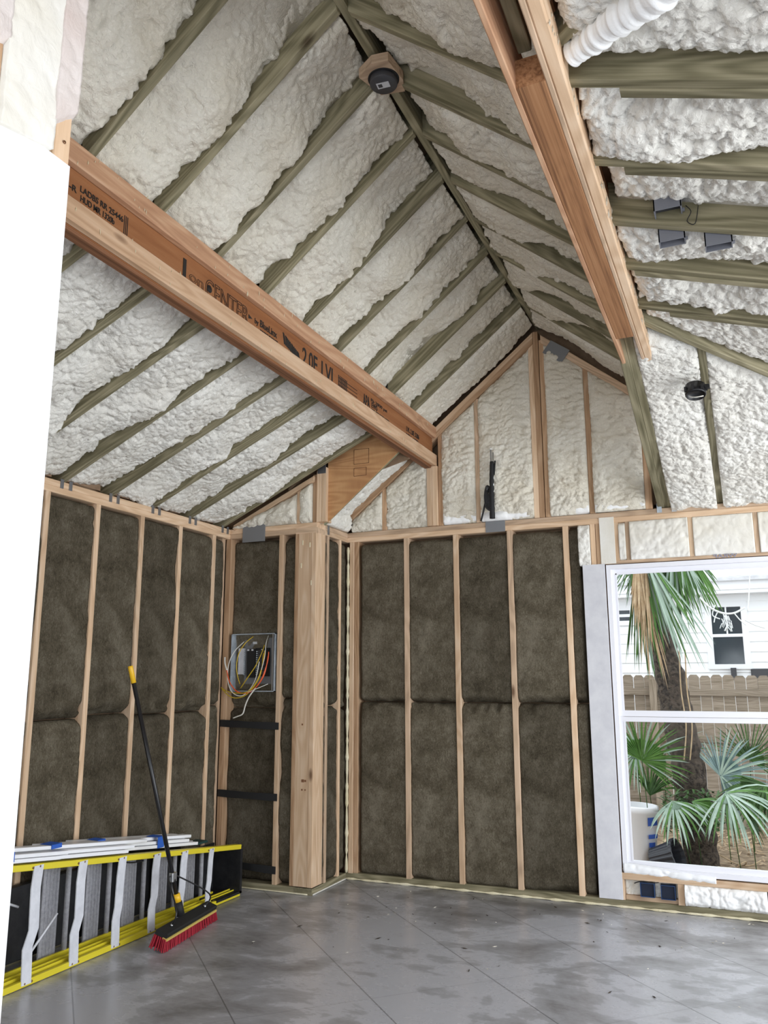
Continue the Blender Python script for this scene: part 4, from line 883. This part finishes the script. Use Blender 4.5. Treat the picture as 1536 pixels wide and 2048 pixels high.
wire([(-3.44, .02, 1.37), (-3.38, .03, 1.44), (-3.31, .03, 1.53), (-3.275, .01, 1.62), (-3.27, -.02, 1.68)], 'wire_yellow')
wire([(-3.255, -.05, 1.755), (-3.245, 0, 1.69), (-3.24, .02, 1.60), (-3.26, .03, 1.50)], 'wire_white', .0028)
wire([(-3.30, .04, 1.37), (-3.345, .05, 1.31), (-3.375, .05, 1.25), (-3.395, .05, 1.19), (-3.44, .05, 1.17), (-3.475, .05, 1.158)], 'wire_white', .005)
wire([(-3.22, .0, 1.40), (-3.28, .04, 1.37), (-3.36, .05, 1.34)], 'wire_white', .0025)
# black straps between the studs
for z0_, z1_, lb in [(1.118, 1.105, 'black webbing strap below the breaker panel, topmost of three'), (.628, .620, 'black webbing strap below the breaker panel, middle of three'), (.165, .140, 'black webbing strap near floor, lowest of three')]:
    x0_, x1_ = -3.615, -3.118
    vs, fs = [], []
    n_ = 16
    for i in range(n_+1):
        t = i/n_; x = x0_+(x1_-x0_)*t; z = z0_+(z1_-z0_)*t; y = YP-.012-.012*math.sin(math.pi*t); wz = .024*(1+.06*math.sin(t*9))
        vs += [(x, y, z-wz), (x, y, z+wz), (x, y+.004, z+wz), (x, y+.004, z-wz)]
        if i: k = 4*(i-1); fs += [(k+a, k+4+a, k+4+(a+1) % 4, k+(a+1) % 4) for a in range(4)]
    fs += [(0, 1, 2, 3), (4*n_+3, 4*n_+2, 4*n_+1, 4*n_)]
    me = bpy.data.meshes.new('webbing_strap'); me.from_pydata(vs, [], fs); T(link('webbing_strap', me, 'black_matte'), lb, 'strap', 'black straps on panel wall')

# ================================================================== STEPLADDER LYING ON ITS SIDE
ld = empty('stepladder', (-3.38, 3.9, 0), 'yellow fibreglass stepladder lying on its side along left wall', 'ladder')
def lh(y): return .575-.1215*(y-3.08)
LY0, LY1 = 2.62, 5.075
def rail(x, z0, z1, w_, t_, y0=LY0, y1=LY1, nm='rail'):
    return board(nm, (x, y0, z0), (x, y1, z1), w_, t_, 'yellow_rail', parent=ld, ch=.002)
rail(-3.292, .018, .018, .022, .030); rail(-3.305, lh(LY0)-.018, lh(LY1)-.018, .048, .030)
rail(-3.330, .008, .008, .02, .010); rail(-3.325, .030, .030, .006, .024, nm='rail_lip'); rail(-3.355, .030, .030, .006, .03, nm='rail_lip')
rail(-3.42, .030, .030, .016, .03, y1=4.95); rail(-3.45, .020, .020, .02, .02, y1=4.95); rail(-3.44, lh(LY0)-.03, lh(LY1)-.03, .06, .03, y1=5.0)
sy = [2.955, 3.26, 3.565, 3.87, 4.17, 4.435, 4.717]
for k, y in enumerate(sy):
    # flat aluminium strap with a slight kink
    zt = lh(y)-.012; vs, fs = [], []
    kk_ = [.004, .014, .010, .002, .006, .002, .001][k]; prof = [(0, -.012), (.30, -.012-kk_*.4), (.45, kk_), (.8, .006), (1, .014)]
    hw = .030 if k < 6 else .024
    for t, dy in prof:
        z = .012+(zt-.012)*t; x = -3.278-.004*math.sin(t*3.1)
        vs += [(x, y-hw+dy, z), (x, y+hw+dy, z), (x-.006, y+hw+dy, z), (x-.006, y-hw+dy, z)]
    for i in range(len(prof)-1):
        q = 4*i; fs += [(q+a, q+(a+1) % 4, q+4+(a+1) % 4, q+4+a) for a in range(4)]
    fs += [(3, 2, 1, 0), (16, 17, 18, 19)]
    me = bpy.data.meshes.new('brace_strap'); me.from_pydata(vs, [], fs); sp = link('brace_strap', me, 'aluminium', ld)
    for zz in (.018, lh(y)-.018):
        for dy in (-.022, .022):
            lathe('rivet', [(.006, 0), (.005, .002), (0, .003)], (-3.280, y+dy, zz), (1, 0, 0), 'rivet', ld, 10)
for k, y in enumerate([3.03, 3.545, 3.86, 4.16, 4.455, 4.74, 3.245]):
    if k == 6: continue
    e_ = boxes('step', [((-3.462, y-.060, .03), (-3.455, y+.055, lh(y)-.03))] + [((-3.455, y-.060+.024*j, .03), (-3.4525, y-.060+.024*j+.008, lh(y)-.03)) for j in range(5)], 'alu_step', ld)
    tube('step_tube', [(-3.43, y+.092, .03), (-3.43, y+.092, lh(y)-.03)], .014, 'alu_step', ld, seg=12, sub=0)
tube('spreader_bar', [(-3.36, 3.0, .46), (-3.36, 3.24, .35)], .006, 'aluminium', ld, sub=0)
tube('spreader_bar', [(-3.36, 3.32, .10), (-3.36, 3.50, .26)], .006, 'aluminium', ld, sub=0)
boxes('top_cap', [((-3.545, 4.80, .02), (-3.275, 5.085, .035)), ((-3.545, 5.06, .02), (-3.275, 5.085, lh(5.08)-.03)), ((-3.545, 4.80, .035), (-3.50, 5.06, lh(5.0)-.03))], 'black_cap', ld)
boxes('dark_backing', [((-3.50, 4.80, .035), (-3.49, 5.06, .33))], 'black_cap', ld)
tube('black_cord', [(-3.33, 3.93, lh(3.9)-.045), (-3.33, 4.02, lh(4)-.055), (-3.33, 4.12, lh(4.1)-.05), (-3.33, 4.06, lh(4.1)-.04)], .004, 'black_gloss', ld)
# thin dark panel filling the gaps behind the ladder
T(box('dark_gap_panel', (-3.56, 3.1, .04), (-3.515, 4.72, .40), 'black_cap', bev=.004), 'dark long panel standing behind the yellow stepladder', 'case')
T(box('green_bag', (-3.50, 4.72, lh(4.8)+.005), (-3.40, 4.86, lh(4.8)+.02), 'teal', bev=.008), 'flat dark green bag on the ladder end', 'bag')

# trim boards stacked on the ladder
tb = [  # x centre, y0, y1, level, width
    (-3.30, 2.80, 3.40, 0, .07), (-3.31, 3.15, 3.92, 0, .07), (-3.30, 2.75, 3.45, 1, .068), (-3.32, 3.10, 3.98, 1, .07), (-3.39, 2.8, 4.68, 0, .07), (-3.40, 2.9, 4.60, 1, .07),
    (-3.37, 2.75, 4.15, 2, .07), (-3.46, 2.8, 4.72, 0, .07), (-3.46, 2.8, 4.63, 1, .07), (-3.43, 3.4, 4.66, 2, .07), (-3.50, 3.7, 4.62, 2, .055)]
def tz(y): return lh(y)+.006
tdesc = ['lowest front white trim board near the drywall', 'lowest front white trim board with cut end mid ladder', 'second front white trim board near the drywall', 'second front white trim board with cut end mid ladder',
         'long middle white trim board at the bottom of stack', 'long middle white trim board on second layer', 'white trim board on top of the middle pile', 'long rear white trim board at the bottom of stack', 'long rear white trim board on second layer',
         'upper rear white trim board reaching the ladder end', 'short topmost white trim board against the wall']
for (x, y0, y1, lv, wd), ds in zip(tb, tdesc):
    zz = .012+lv*.021
    T(board('trim_board', (x, y0, tz(y0)+zz), (x, y1, tz(y1)+zz), wd, .018, 'white_trim', ch=.002), ds, 'trim board', 'white trim boards on the ladder')
def tape(y0, y1, x0, x1, zt, label):
    return T(boxes('tape_band', [((x0, y0, tz(y0)-.0), (x0+.0015, y1, tz(y0)+zt)), ((x0-.0, y0, tz(y0)+zt-.001), (x1, y1, tz(y0)+zt+.0008))], 'blue_tape'), label, 'tape', 'blue tape bands on trim boards')
def tape3(y0, y1, xf, xb, zlo, zhi, label):
    return T(boxes('tape_band', [((xf-.001, y0, tz(y0)+zlo), (xf+.001, y1, tz(y0)+zhi)), ((xb, y0, tz(y0)+zhi-.001), (xf+.001, y1, tz(y0)+zhi+.001))], 'blue_tape'), label, 'tape', 'blue tape bands on trim boards')
tape3(3.03, 3.10, -3.262, -3.34, .002, .046, 'blue tape band at the left end of trim stack')
tape3(3.40, 3.47, -3.332, -3.41, .045, .066, 'blue tape band near the second ladder strap')
tape3(3.80, 3.86, -3.392, -3.47, .054, .066, 'small blue tape patch mid stack')
tape3(4.27, 4.33, -3.352, -3.44, .002, .066, 'blue tape band near the right end of trim stack')

# ================================================================== PUSH BROOM
bm_ = empty('push_broom', (-3.12, 4.18, 0), 'black push broom with red bristles leaning on the stepladder', 'broom')
H0 = Vector((-3.115, 4.175, .185)); H1 = Vector((-3.36, 3.95, 1.50))
hd = (H1-H0).normalized()
HX = Vector((-3.17, 4.17, .11))
tube('handle', [H0, H1], .0125, 'black_gloss', bm_, seg=14, sub=0)
tube('grip', [H1-hd*.09, H1, H1+hd*.012], .0150, 'handle_yellow', bm_, seg=14, sub=0)
tube('collar', [H0+hd*.0, H0+hd*.045], .020, 'handle_yellow', bm_, seg=14, sub=0)
tube('socket', [H0-hd*.075, H0], .024, 'black_matte', bm_, seg=14, sub=0)
# head runs along direction hdir on the floor
hdir = Vector((-.16, 1, 0)).normalized(); hc = Vector((-3.075, 4.22, .088)); hn = Vector((.35, .06, 1)).normalized()
a_, b_ = hc-hdir*.30, hc+hdir*.30
board('block', a_, b_, .075, .028, 'black_matte', up=hn, parent=bm_, ch=.006)
side = hn.cross(hdir); side = side if side.x > 0 else -side
board('edge_strip', a_+side*.030-hn*.016, b_+side*.030-hn*.016, .03, .012, 'broom_block', up=hn, parent=bm_, ch=.001)
vs, fs = [], []
for i in range(60):
    for j in range(7):
        t = -.30+.60*i/59+rnd.uniform(-.004, .004); s = -.034+.068*j/6+rnd.uniform(-.003, .003)
        p = hc+hdir*t+side*s-hn*.014; e2 = hc+hdir*(t*1.06)+side*(s*1.35+.014)-hn*(.014+.062+rnd.uniform(-.005, .005))
        if e2.z < .003: e2.z = .003
        k = len(vs); r_ = .0042
        for q in (p, e2):
            vs += [tuple(q+hdir*r_), tuple(q+side*r_), tuple(q-hdir*r_), tuple(q-side*r_)]
        fs += [(k+a, k+(a+1) % 4, k+4+(a+1) % 4, k+4+a) for a in range(4)] + [(k+4, k+5, k+6, k+7)]
me = bpy.data.meshes.new('bristles'); me.from_pydata(vs, [], fs); link('bristles', me, 'red_bristle', bm_)
for s in (-1, 1):
    e2 = hc+hdir*.20*s+hn*.016
    tube('brace_arm', [H0+hd*.14, H0+hd*.135+hdir*.05*s, e2+hn*.08-hdir*.05*s*0, e2], .0045, 'black_gloss', bm_)
    lathe('wing_bolt', [(.008, 0), (.008, .006), (.004, .012)], e2, hn, 'steel', bm_, 10)
box('clamp', (H0+hd*.14)-V(.014, .02, .025), (H0+hd*.14)+V(.014, .02, .025), 'steel', bm_, bev=.003)

# debris on the floor
def debris():
    return (rnd.uniform(-2.7, .5), rnd.choice([rnd.uniform(5.0, 5.7), rnd.uniform(4.2, 5.7)]), .003), (rnd.uniform(-1, 1), rnd.uniform(-1, 1), .05), 1
splatter('floor_debris', debris, 60, 'small pale foam crumbs and chips scattered on the concrete', 'foam', .003, .008)
splatter('floor_debris', debris, 50, 'small dark chips scattered on concrete near the window', 'bark', .004, .010)

# ================================================================== OUTSIDE
GZ = -.45
def gd(P_, e, seed): return .05*(vnoise(P_*1.3)-.5) + .03*(vnoise(P_*6)-.5) + .015*(vnoise(P_*22)-.5)
g = slab('ground', [(-9, YB+.6, GZ), (7, YB+.6, GZ), (7, 19, GZ), (-9, 19, GZ)], (0, 0, 1), .2, gd, 'soil', 5, .09); S(g); g['label'] = 'brown yard ground covered with leaf litter'
S(box('foundation', (-3.9, YB+.17, GZ-.1), (2.5, YB+.4, -.05), 'concrete'))
# leaf litter
vs, fs = [], []
for _ in range(1500):
    x, y = rnd.uniform(-2.4, 1.6), rnd.uniform(7.6, 11.6); a = rnd.uniform(0, 6.28); l_ = rnd.uniform(.02, .065); w2 = l_*rnd.uniform(.2, .5); z = GZ+rnd.uniform(.0, .05)
    d = Vector((math.cos(a), math.sin(a), rnd.uniform(-.3, .4))); n2 = Vector((-math.sin(a), math.cos(a), rnd.uniform(-.3, .3))); p = Vector((x, y, z)); k = len(vs)
    vs += [tuple(p-d*l_), tuple(p+n2*w2), tuple(p+d*l_), tuple(p-n2*w2), tuple(p+V(0, 0, .008))]; fs += [(k, k+1, k+4), (k+1, k+2, k+4), (k+2, k+3, k+4), (k+3, k, k+4)]
me = bpy.data.meshes.new('leaf_litter'); me.from_pydata(vs, [], fs); T(link('leaf_litter', me, 'leaf_litter'), 'dry leaves littering the yard ground outside the window', 'leaf litter', None, 'stuff')
TWL = ['long curled dry twig near the right edge of the yard', 'dry curled twig lying right of the black pot', 'small curled twig in the middle of bare ground', 'pale bent twig nearest the window sill', 'dry arched twig farther back under the palms']
for (tx, ty, r_), lb in zip([(1480, 1715, .26), (1390, 1700, .16), (1430, 1690, .12), (1450, 1728, .2), (1350, 1660, .2)], TWL):
    dd = (F*1649.666 + Rv*(tx-768) - Uv*(ty-1024))/1649.666; t_ = (GZ+.05-1.43)/dd.z; q = Vector((0, 0, 1.43)) + dd*t_; a0 = rnd.uniform(0, 6.28)
    T(tube('dead_twig', [(q.x+r_*math.cos(a0+t*.5), q.y+r_*math.sin(a0+t*.5), GZ+.06+.04*math.sin(t*1.3)) for t in range(6)], .006, 'leaf_dry', seg=5, sub=3), lb, 'twig', 'dry twigs on ground')
# fence
fe = empty('wooden_fence', (-1, 12, GZ), 'weathered dog-eared wooden picket fence across the yard', 'fence')
pw, pit = .1395, .1425
x = -5.2; k = 0
while x < 3.4:
    top = 1.475+rnd.uniform(-.008, .008)-.004*(x+1); gap = rnd.choice([0, 0, .001, .006])
    prism('picket', [(x+gap, 12.0, GZ), (x+pw, 12.0, GZ), (x+pw, 12.0, top-.035), (x+pw-.03, 12.0, top), (x+gap+.03, 12.0, top), (x+gap, 12.0, top-.035)], (0, .018, 0), 'fence_wood', fe)
    x += pit; k += 1
for z0_, z1_ in ((1.265, 1.19), (.66, .60), (-.2, -.2)): board('fence_rail', (-5.2, 11.975, z0_+.03), (3.4, 11.975, z1_+.02), .04, .09, 'fence_wood', parent=fe)
for x in (-3.6, -1.235, 1.2): board('fence_post', (x, 11.92, GZ), (x, 11.92, 1.42), .09, .09, 'fence_wood', up=(0, 1, 0), parent=fe)
# neighbour house
hs = empty('neighbour_house', (-1, 15, GZ), 'white clapboard house beyond the fence', 'house')
HY = 15.0
lst = []
z = GZ
while z < 2.86:
    lst.append((z, z+.165)); z += .165
vs, fs = [], []
for (a, b) in lst:
    k = len(vs); vs += [(-8, HY-.022, a), (6, HY-.022, a), (6, HY-.004, b), (-8, HY-.004, b), (-8, HY+.05, a), (6, HY+.05, a)]
    fs += [(k, k+1, k+2, k+3), (k, k+4, k+5, k+1)]
me = bpy.data.meshes.new('siding'); me.from_pydata(vs, [], fs); link('siding', me, 'siding', hs)
box('wall_core', (-8, HY, GZ), (6, HY+.2, 2.86), 'siding', hs)
box('eave_board', (-8.2, HY-.35, 2.86), (6.2, HY+.1, 3.02), 'white_paint', hs); box('soffit', (-8.2, HY-.33, 2.80), (6.2, HY+.1, 2.86), 'white_paint', hs)
prism('house_roof', [(-8.3, HY-.42, 3.0), (6.3, HY-.42, 3.0), (6.3, HY+4, 5.0), (-8.3, HY+4, 5.0)], (0, 0, .06), 'roof_shingle', hs)
boxes('shingle_course', [((-8.3, HY-.40+.20*k-.012, 3.06+.0905*k), (6.3, HY-.40+.20*k, 3.075+.0905*k)) for k in range(10)], 'roof_shingle', hs)
def hwin(x0, x1, z0, z1, mull=True):
    f = boxes('house_window', [((x0-.10, HY-.05, z0-.08), (x0, HY-.01, z1+.10)), ((x1, HY-.05, z0-.08), (x1+.10, HY-.01, z1+.10)), ((x0, HY-.05, z1), (x1, HY-.01, z1+.10)), ((x0, HY-.05, z0-.08), (x1, HY-.01, z0))], 'white_paint', hs)
    box('pane', (x0, HY-.03, z0), (x1, HY-.02, z1), 'window_dark', f)
    zm = (z0+z1)/2
    boxes('sash_bar', [((x0, HY-.045, zm-.025), (x1, HY-.03, zm+.025)), (((x0+x1)/2-.012, HY-.04, zm), ((x0+x1)/2+.012, HY-.03, z1))], 'white_paint', f)
hwin(-.535, -.075, 1.66, 2.60); hwin(-2.55, -1.85, 2.42, 2.60)
boxes('meter_box', [((-.30, HY-.15, 1.40), (-.215, HY-.03, 1.60))], 'dark_grey', hs); box('lower_opening', (0.0, HY-.04, 1.2), (1.4, HY-.024, 1.585), 'dark_grey', hs)
# lichen-covered branch
br_ = empty('hanging_branch', (-.3, 9.0, 2.2), 'pale lichen-covered branch hanging in front of neighbour window', 'branch')
def px(x, y, d):   # small helper giving yard points at depth d
    dd = (F*1649.666 + Rv*(x-768) - Uv*(y-1024))/1649.666; t = d/dd.y; return Vector((0, 0, 1.43)) + dd*t
tube('stem', [px(1400, 1195, 9), px(1420, 1215, 9), px(1445, 1226, 9), px(1468, 1226, 9), px(1490, 1215, 9)], .010, 'lichen', br_, seg=6)
for (a, b, c) in [((1445, 1226), (1455, 1245), (1450, 1262)), ((1468, 1226), (1480, 1240), (1492, 1250)), ((1436, 1222), (1430, 1235), (1428, 1245)), ((1490, 1240), (1510, 1250), (1530, 1256)), ((1500, 1120), (1498, 1185), (1495, 1222)), ((1430, 1210), (1425, 1230), (1440, 1238))]:
    tube('twig', [px(*a, 9), px(*b, 9), px(*c, 9)], .006, 'lichen', br_, seg=5)
for k in range(26):
    q = px(1452+rnd.uniform(-9, 12), 1240+rnd.uniform(-12, 14), 9); tube('lichen_tuft', [q, q+V(rnd.uniform(-.03, .03), rnd.uniform(-.03, .03), -.05)], .005, 'lichen', br_, seg=4, sub=0)
# palm tree
pt = empty('palm_tree', (-.65, 9.4, GZ), 'leaning palm tree with dark rough trunk and hanging fronds', 'palm tree')
tr = tube('trunk', [(-.60, 9.4, GZ-.05), (-.645, 9.4, .15), (-.71, 9.4, .8), (-.80, 9.4, 1.5), (-.90, 9.4, 2.1), (-.93, 9.4, 2.7)], .155, 'bark', pt, seg=40, sub=24, taper=lambda t: 1.12-.25*t+.05*math.sin(t*120)+.03*math.sin(t*67))
d_ = tr.data
for v in d_.vertices:
    q = np.array([[v.co.x*14, v.co.y*14, v.co.z*9]]); v.co += Vector((v.co.x+0, v.co.y, 0)).normalized()*0 + Vector(((vnoise(q)[0]-.5)*.035, (vnoise(q+9)[0]-.5)*.035, 0))
for (dx, x0_) in ((0.0, 1378), (.0, 1366)):
    tube('vine', [px(x0_-8, 1300, 9.2), px(x0_-4, 1380, 9.2), px(x0_+6, 1450, 9.2), px(x0_+2, 1520, 9.2)], .007, 'leaf_dry', pt, seg=5)
def blade_mesh(vs, fs, base, d, n, L_, w_, droop, seg=5, fold=.25):
    base = Vector(base); d = Vector(d).normalized(); n = Vector(n); s = d.cross(n).normalized(); p = base.copy(); k0 = len(vs)
    for i in range(seg+1):
        t = i/seg; wv = w_*math.sin(math.pi*min(1, .12+.88*(1-t)**.8*.62))
        if i == seg: wv = .0005
        nn = s.cross(d).normalized()
        vs += [tuple(p-s*wv), tuple(p-nn*wv*fold), tuple(p+s*wv)]
        d = (d+Vector((0, 0, -droop/seg*(.4+1.6*t)))).normalized(); p = p+d*(L_/seg)
    for i in range(seg):
        a = k0+3*i; fs += [(a, a+1, a+4, a+3), (a+1, a+2, a+5, a+4)]
GLINT_ALT = {'leaf_pale': 'leaf_green', 'leaf_green': 'leaf_pale', 'leaf_dark': 'leaf_green', 'leaf_blue': 'leaf_pale'}  # alternate blade tones paint the white glints into the fans
def fan(name, parent, hub, out, nrm, L_, n, mat, spread=2.6, droop=.6, w_=.012, jitter=.1, join=.45):
    vs, fs = [], []; out = Vector(out).normalized(); nrm = Vector(nrm); nrm = (nrm-out*nrm.dot(out)).normalized(); side_ = out.cross(nrm)
    for i in range(n):
        a = -spread/2+spread*i/(n-1); d = out*math.cos(a)+side_*math.sin(a)+nrm*rnd.uniform(-.06, .06)
        LL = L_*(1-.18*abs(a)/spread*2+rnd.uniform(-jitter, jitter)); d = (d+nrm*rnd.uniform(-.12, .12)+side_*rnd.uniform(-.04, .04)).normalized()
        blade_mesh(vs, fs, hub, d, nrm, LL, w_*rnd.uniform(.7, 1.15), droop+rnd.uniform(-.25, .35)*droop)
    # pleated web joining the inner part of the blades
    hubv = Vector(hub); k = len(vs); vs.append(tuple(hubv))
    for i in range(n*2-1):
        a = -spread/2+spread*i/(2*n-2); d = out*math.cos(a)+side_*math.sin(a); vs.append(tuple(hubv+d*L_*join*(1 if i % 2 == 0 else .93)+nrm*(.008 if i % 2 else -.004)+V(0, 0, -droop*join*join*L_*.35)))
    for i in range(n*2-2): fs.append((k, k+1+i, k+2+i))
    me = bpy.data.meshes.new(name); me.from_pydata(vs, [], fs); o = link(name, me, [mat, GLINT_ALT.get(mat, mat)], parent)
    for pi, pl_ in enumerate(me.polygons[:n*10]):
        if (pi//10) % 3 == 1: pl_.material_index = 1
    return o
crown = Vector((-.93, 9.35, 2.95))
tube('crown_shaft', [(-.93, 9.4, 2.6), (-.93, 9.38, 3.1)], .13, 'bark', pt, seg=16, sub=0)
def hang(hx_, hy_, tx, ty, d, spread, n, mat, droop=.25, w_=.010, join=.25, d2=None):
    q = px(hx_, hy_, d); t_ = px(tx, ty, d if d2 is None else d2); out = t_-q
    tube('leaf_stalk', [crown, (crown+q)/2+V(0, 0, .05), q], .013, 'leaf_dry' if mat == 'leaf_dry' else 'leaf_dark', pt, seg=6)
    fan('palm_frond', pt, q, out, (.15, -1, .15), out.length, n, mat, spread=spread, droop=droop, w_=w_, join=join, jitter=.3)
hang(1300, 1110, 1265, 1200, 9.35, 1.3, 26, 'leaf_dark', .2); hang(1270, 1110, 1240, 1195, 9.1, .8, 18, 'leaf_pale', .2, .007)
hang(1275, 1100, 1275, 1245, 8.9, .28, 16, 'leaf_dry', .1, .012); hang(1290, 1120, 1290, 1290, 8.95, .22, 12, 'leaf_dry', .05, .009)
hang(1290, 1110, 1395, 1295, 8.9, .42, 20, 'leaf_pale', .22, .011); hang(1285, 1120, 1345, 1290, 9.0, .4, 18, 'leaf_green', .15, .012)
hang(1280, 1160, 1300, 1340, 9.05, .42, 24, 'leaf_green', .1, .009); hang(1285, 1170, 1320, 1340, 9.0, .34, 16, 'leaf_dry', .1, .008)
hang(1345, 1095, 1385, 1235, 9.3, .9, 26, 'leaf_green', .25, .012); hang(1370, 1100, 1425, 1205, 9.4, .9, 24, 'leaf_green', .35, .012)
hang(1360, 1100, 1400, 1215, 9.2, .5, 12, 'leaf_pale', .25, .008); hang(1330, 1100, 1350, 1240, 9.5, .9, 26, 'leaf_dark', .2, .013)
hang(1310, 1110, 1330, 1260, 9.15, .5, 16, 'leaf_dark', .1, .012); hang(1270, 1150, 1285, 1320, 9.2, .35, 14, 'leaf_dark', .1, .009)
# fan palms on the ground
def fanpalm(hub, root, out, nrm, L_, n, mat, label, spread, droop, w_=.011, join=.5, stalk='leaf_green'):
    e = empty('fan_palm', root, label, 'fan palm', 'fan palm plants'); tube('stalk', [root, (Vector(root)+Vector(hub))/2+V(0, 0, .06), hub], .0045, 'leaf_dark', e, seg=6)
    fan('fan_leaf', e, hub, out, nrm, L_, n, mat, spread, droop, w_, join=join); return e
A = lambda x, y, d: tuple(px(x, y, d))
def root(x, d): q = px(x, 1600, d); return (q.x, d+.35, GZ)
fanpalm(A(1284, 1521, 8.9), root(1290, 9.0), (.55, -.1, .75), (.3, -1, .2), .52, 34, 'leaf_green', 'bright green upright fan palm leaf left of the trunk', 3.3, .30, .010, .45)
fanpalm(A(1272, 1505, 9.2), root(1275, 9.3), (-.8, 0, -.2), (0, -1, .6), .45, 24, 'leaf_pale', 'pale drooping fan palm leaf at the window left edge', 3.4, .9, .009, .15)
fanpalm(A(1330, 1500, 9.5), root(1320, 9.6), (.9, 0, .2), (0, -1, .4), .48, 20, 'leaf_pale', 'spiky pale fan leaf crossing in front of the trunk', 2.2, .3, .006, .2)
fanpalm(A(1441, 1551, 9.3), root(1450, 9.4), (.8, 0, .35), (0, -1, .3), .50, 40, 'leaf_blue', 'blue-grey fan palm leaf right of the trunk', 3.8, .30, .010, .42)
fanpalm(A(1452, 1586, 8.6), root(1470, 8.7), (.55, -.5, -.35), (.1, -.7, .8), .60, 30, 'leaf_pale', 'large pale green fan leaf drooping at lower right', 2.9, .9, .012, .22)
fanpalm(A(1346, 1603, 8.6), root(1370, 8.7), (.35, -.5, -.6), (.1, -.7, .8), .44, 22, 'leaf_pale', 'pale green fan leaf drooping above the black pot', 2.7, .9, .011, .2)
fanpalm(A(1385, 1603, 8.8), root(1390, 8.9), (.9, -.3, -.2), (.1, -.7, .8), .34, 22, 'leaf_green', 'yellow-green fan leaf in the middle of yard', 1.6, .6, .010, .5)
fanpalm(A(1500, 1520, 10.0), root(1500, 10.1), (.3, 0, .6), (0, -1, .2), .50, 30, 'leaf_dark', 'dark spiky fan leaf before the fence', 3.4, .2, .007, .3)
fanpalm(A(1530, 1570, 9.0), root(1540, 9.1), (-.6, -.2, -.6), (0, -1, .3), .45, 26, 'leaf_dark', 'dark green fan leaf at right window edge', 2.6, .5, .011, .5)
fanpalm(A(1300, 1590, 9.4), root(1300, 9.5), (.2, -.1, .8), (0, -1, .2), .38, 24, 'leaf_dark', 'low dark green fan leaf behind the white pail', 1.6, .5, .009, .4)
fanpalm(A(1500, 1640, 8.9), root(1500, 9.0), (.2, -.6, .4), (0, -1, .5), .30, 24, 'leaf_dark', 'low dark leaf tuft under large pale fan', 3.6, .7, .009, .5)
# shrub tufts
vs, fs = [], []
for _ in range(420):
    q = px(rnd.uniform(1320, 1536), rnd.uniform(1580, 1660), rnd.uniform(9.2, 10.6)); q.z = max(q.z, GZ+.05); a = rnd.uniform(0, 6.28)
    blade_mesh(vs, fs, q, (math.cos(a), math.sin(a), .5), (0, 0, 1), rnd.uniform(.05, .12), .012, .6, 2)
for _ in range(260):
    q = px(rnd.uniform(1325, 1440), rnd.uniform(1585, 1665), rnd.uniform(8.9, 9.2)); a = rnd.uniform(0, 6.28); q.z = max(q.z, GZ+.03)
    blade_mesh(vs, fs, q, (math.cos(a), math.sin(a), .6), (0, 0, 1), rnd.uniform(.06, .16), .012, .6, 2)
me = bpy.data.meshes.new('ground_cover'); me.from_pydata(vs, [], fs); T(link('ground_cover', me, 'leaf_dark'), 'low green ground cover leaves beneath the fan palms', 'ground cover', None, 'stuff')
# white pail, pot, trowel
PB_ = Vector((-1.20, 9.15, GZ+.02))
pail = empty('paint_pail', PB_, 'white plastic pail with blue label outside the window', 'pail')
lathe('pail_body', [(.165, 0), (.172, .02), (.196, .53), (.204, .54), (.204, .59), (.198, .60), (.185, .60), (.165, .02), (0, .02)], PB_, (.05, 0, 1), 'pail_white', pail, 36)
for z, h_, w2 in ((.42, .08, .10), (.30, .04, .09), (.22, .045, .055)):
    r_ = .200; a0 = -.95
    vs = []; fs = []
    for i in range(6):
        a = a0+(i/5)*w2/r_*1.4; 
        vs += [(PB_.x+r_*math.cos(a)+.02, PB_.y+r_*math.sin(a), PB_.z+z), (PB_.x+(r_+.002)*math.cos(a)+.02, PB_.y+(r_+.002)*math.sin(a), PB_.z+z+h_)]
        if i: k = 2*(i-1); fs.append((k, k+2, k+3, k+1))
    me = bpy.data.meshes.new('label_patch'); me.from_pydata(vs, [], fs); link('label_patch', me, 'label_blue', pail)
pot = empty('nursery_pot', (-.95, 9.0, GZ+.1), 'black ribbed nursery pot lying tilted beside white pail', 'plant pot')
lathe('pot_body', [(.0, 0), (.105, .0), (.135, .23), (.150, .232), (.152, .262), (.140, .265), (.128, .23), (.10, .02), (0, .02)], (-1.03, 9.0, GZ+.13), (.85, -.25, .28), 'pot_black', pot, 72, False, .018, 18)
tw = empty('hand_trowel', (-1.22, 8.75, GZ+.03), 'small orange-red tool handle lying by the white pail', 'garden tool')
tube('tool_handle', [(-1.25, 8.8, GZ+.04), (-1.15, 8.75, GZ+.09)], .018, 'orange', tw, seg=8, sub=0)
tube('tool_blade', [(-1.25, 8.8, GZ+.04), (-1.32, 8.83, GZ+.02)], .012, 'steel', tw, seg=6, sub=0)
for _o in bpy.data.objects:
    if _o.name.startswith('metal_tie'): _o['category'] = 'metal tie'
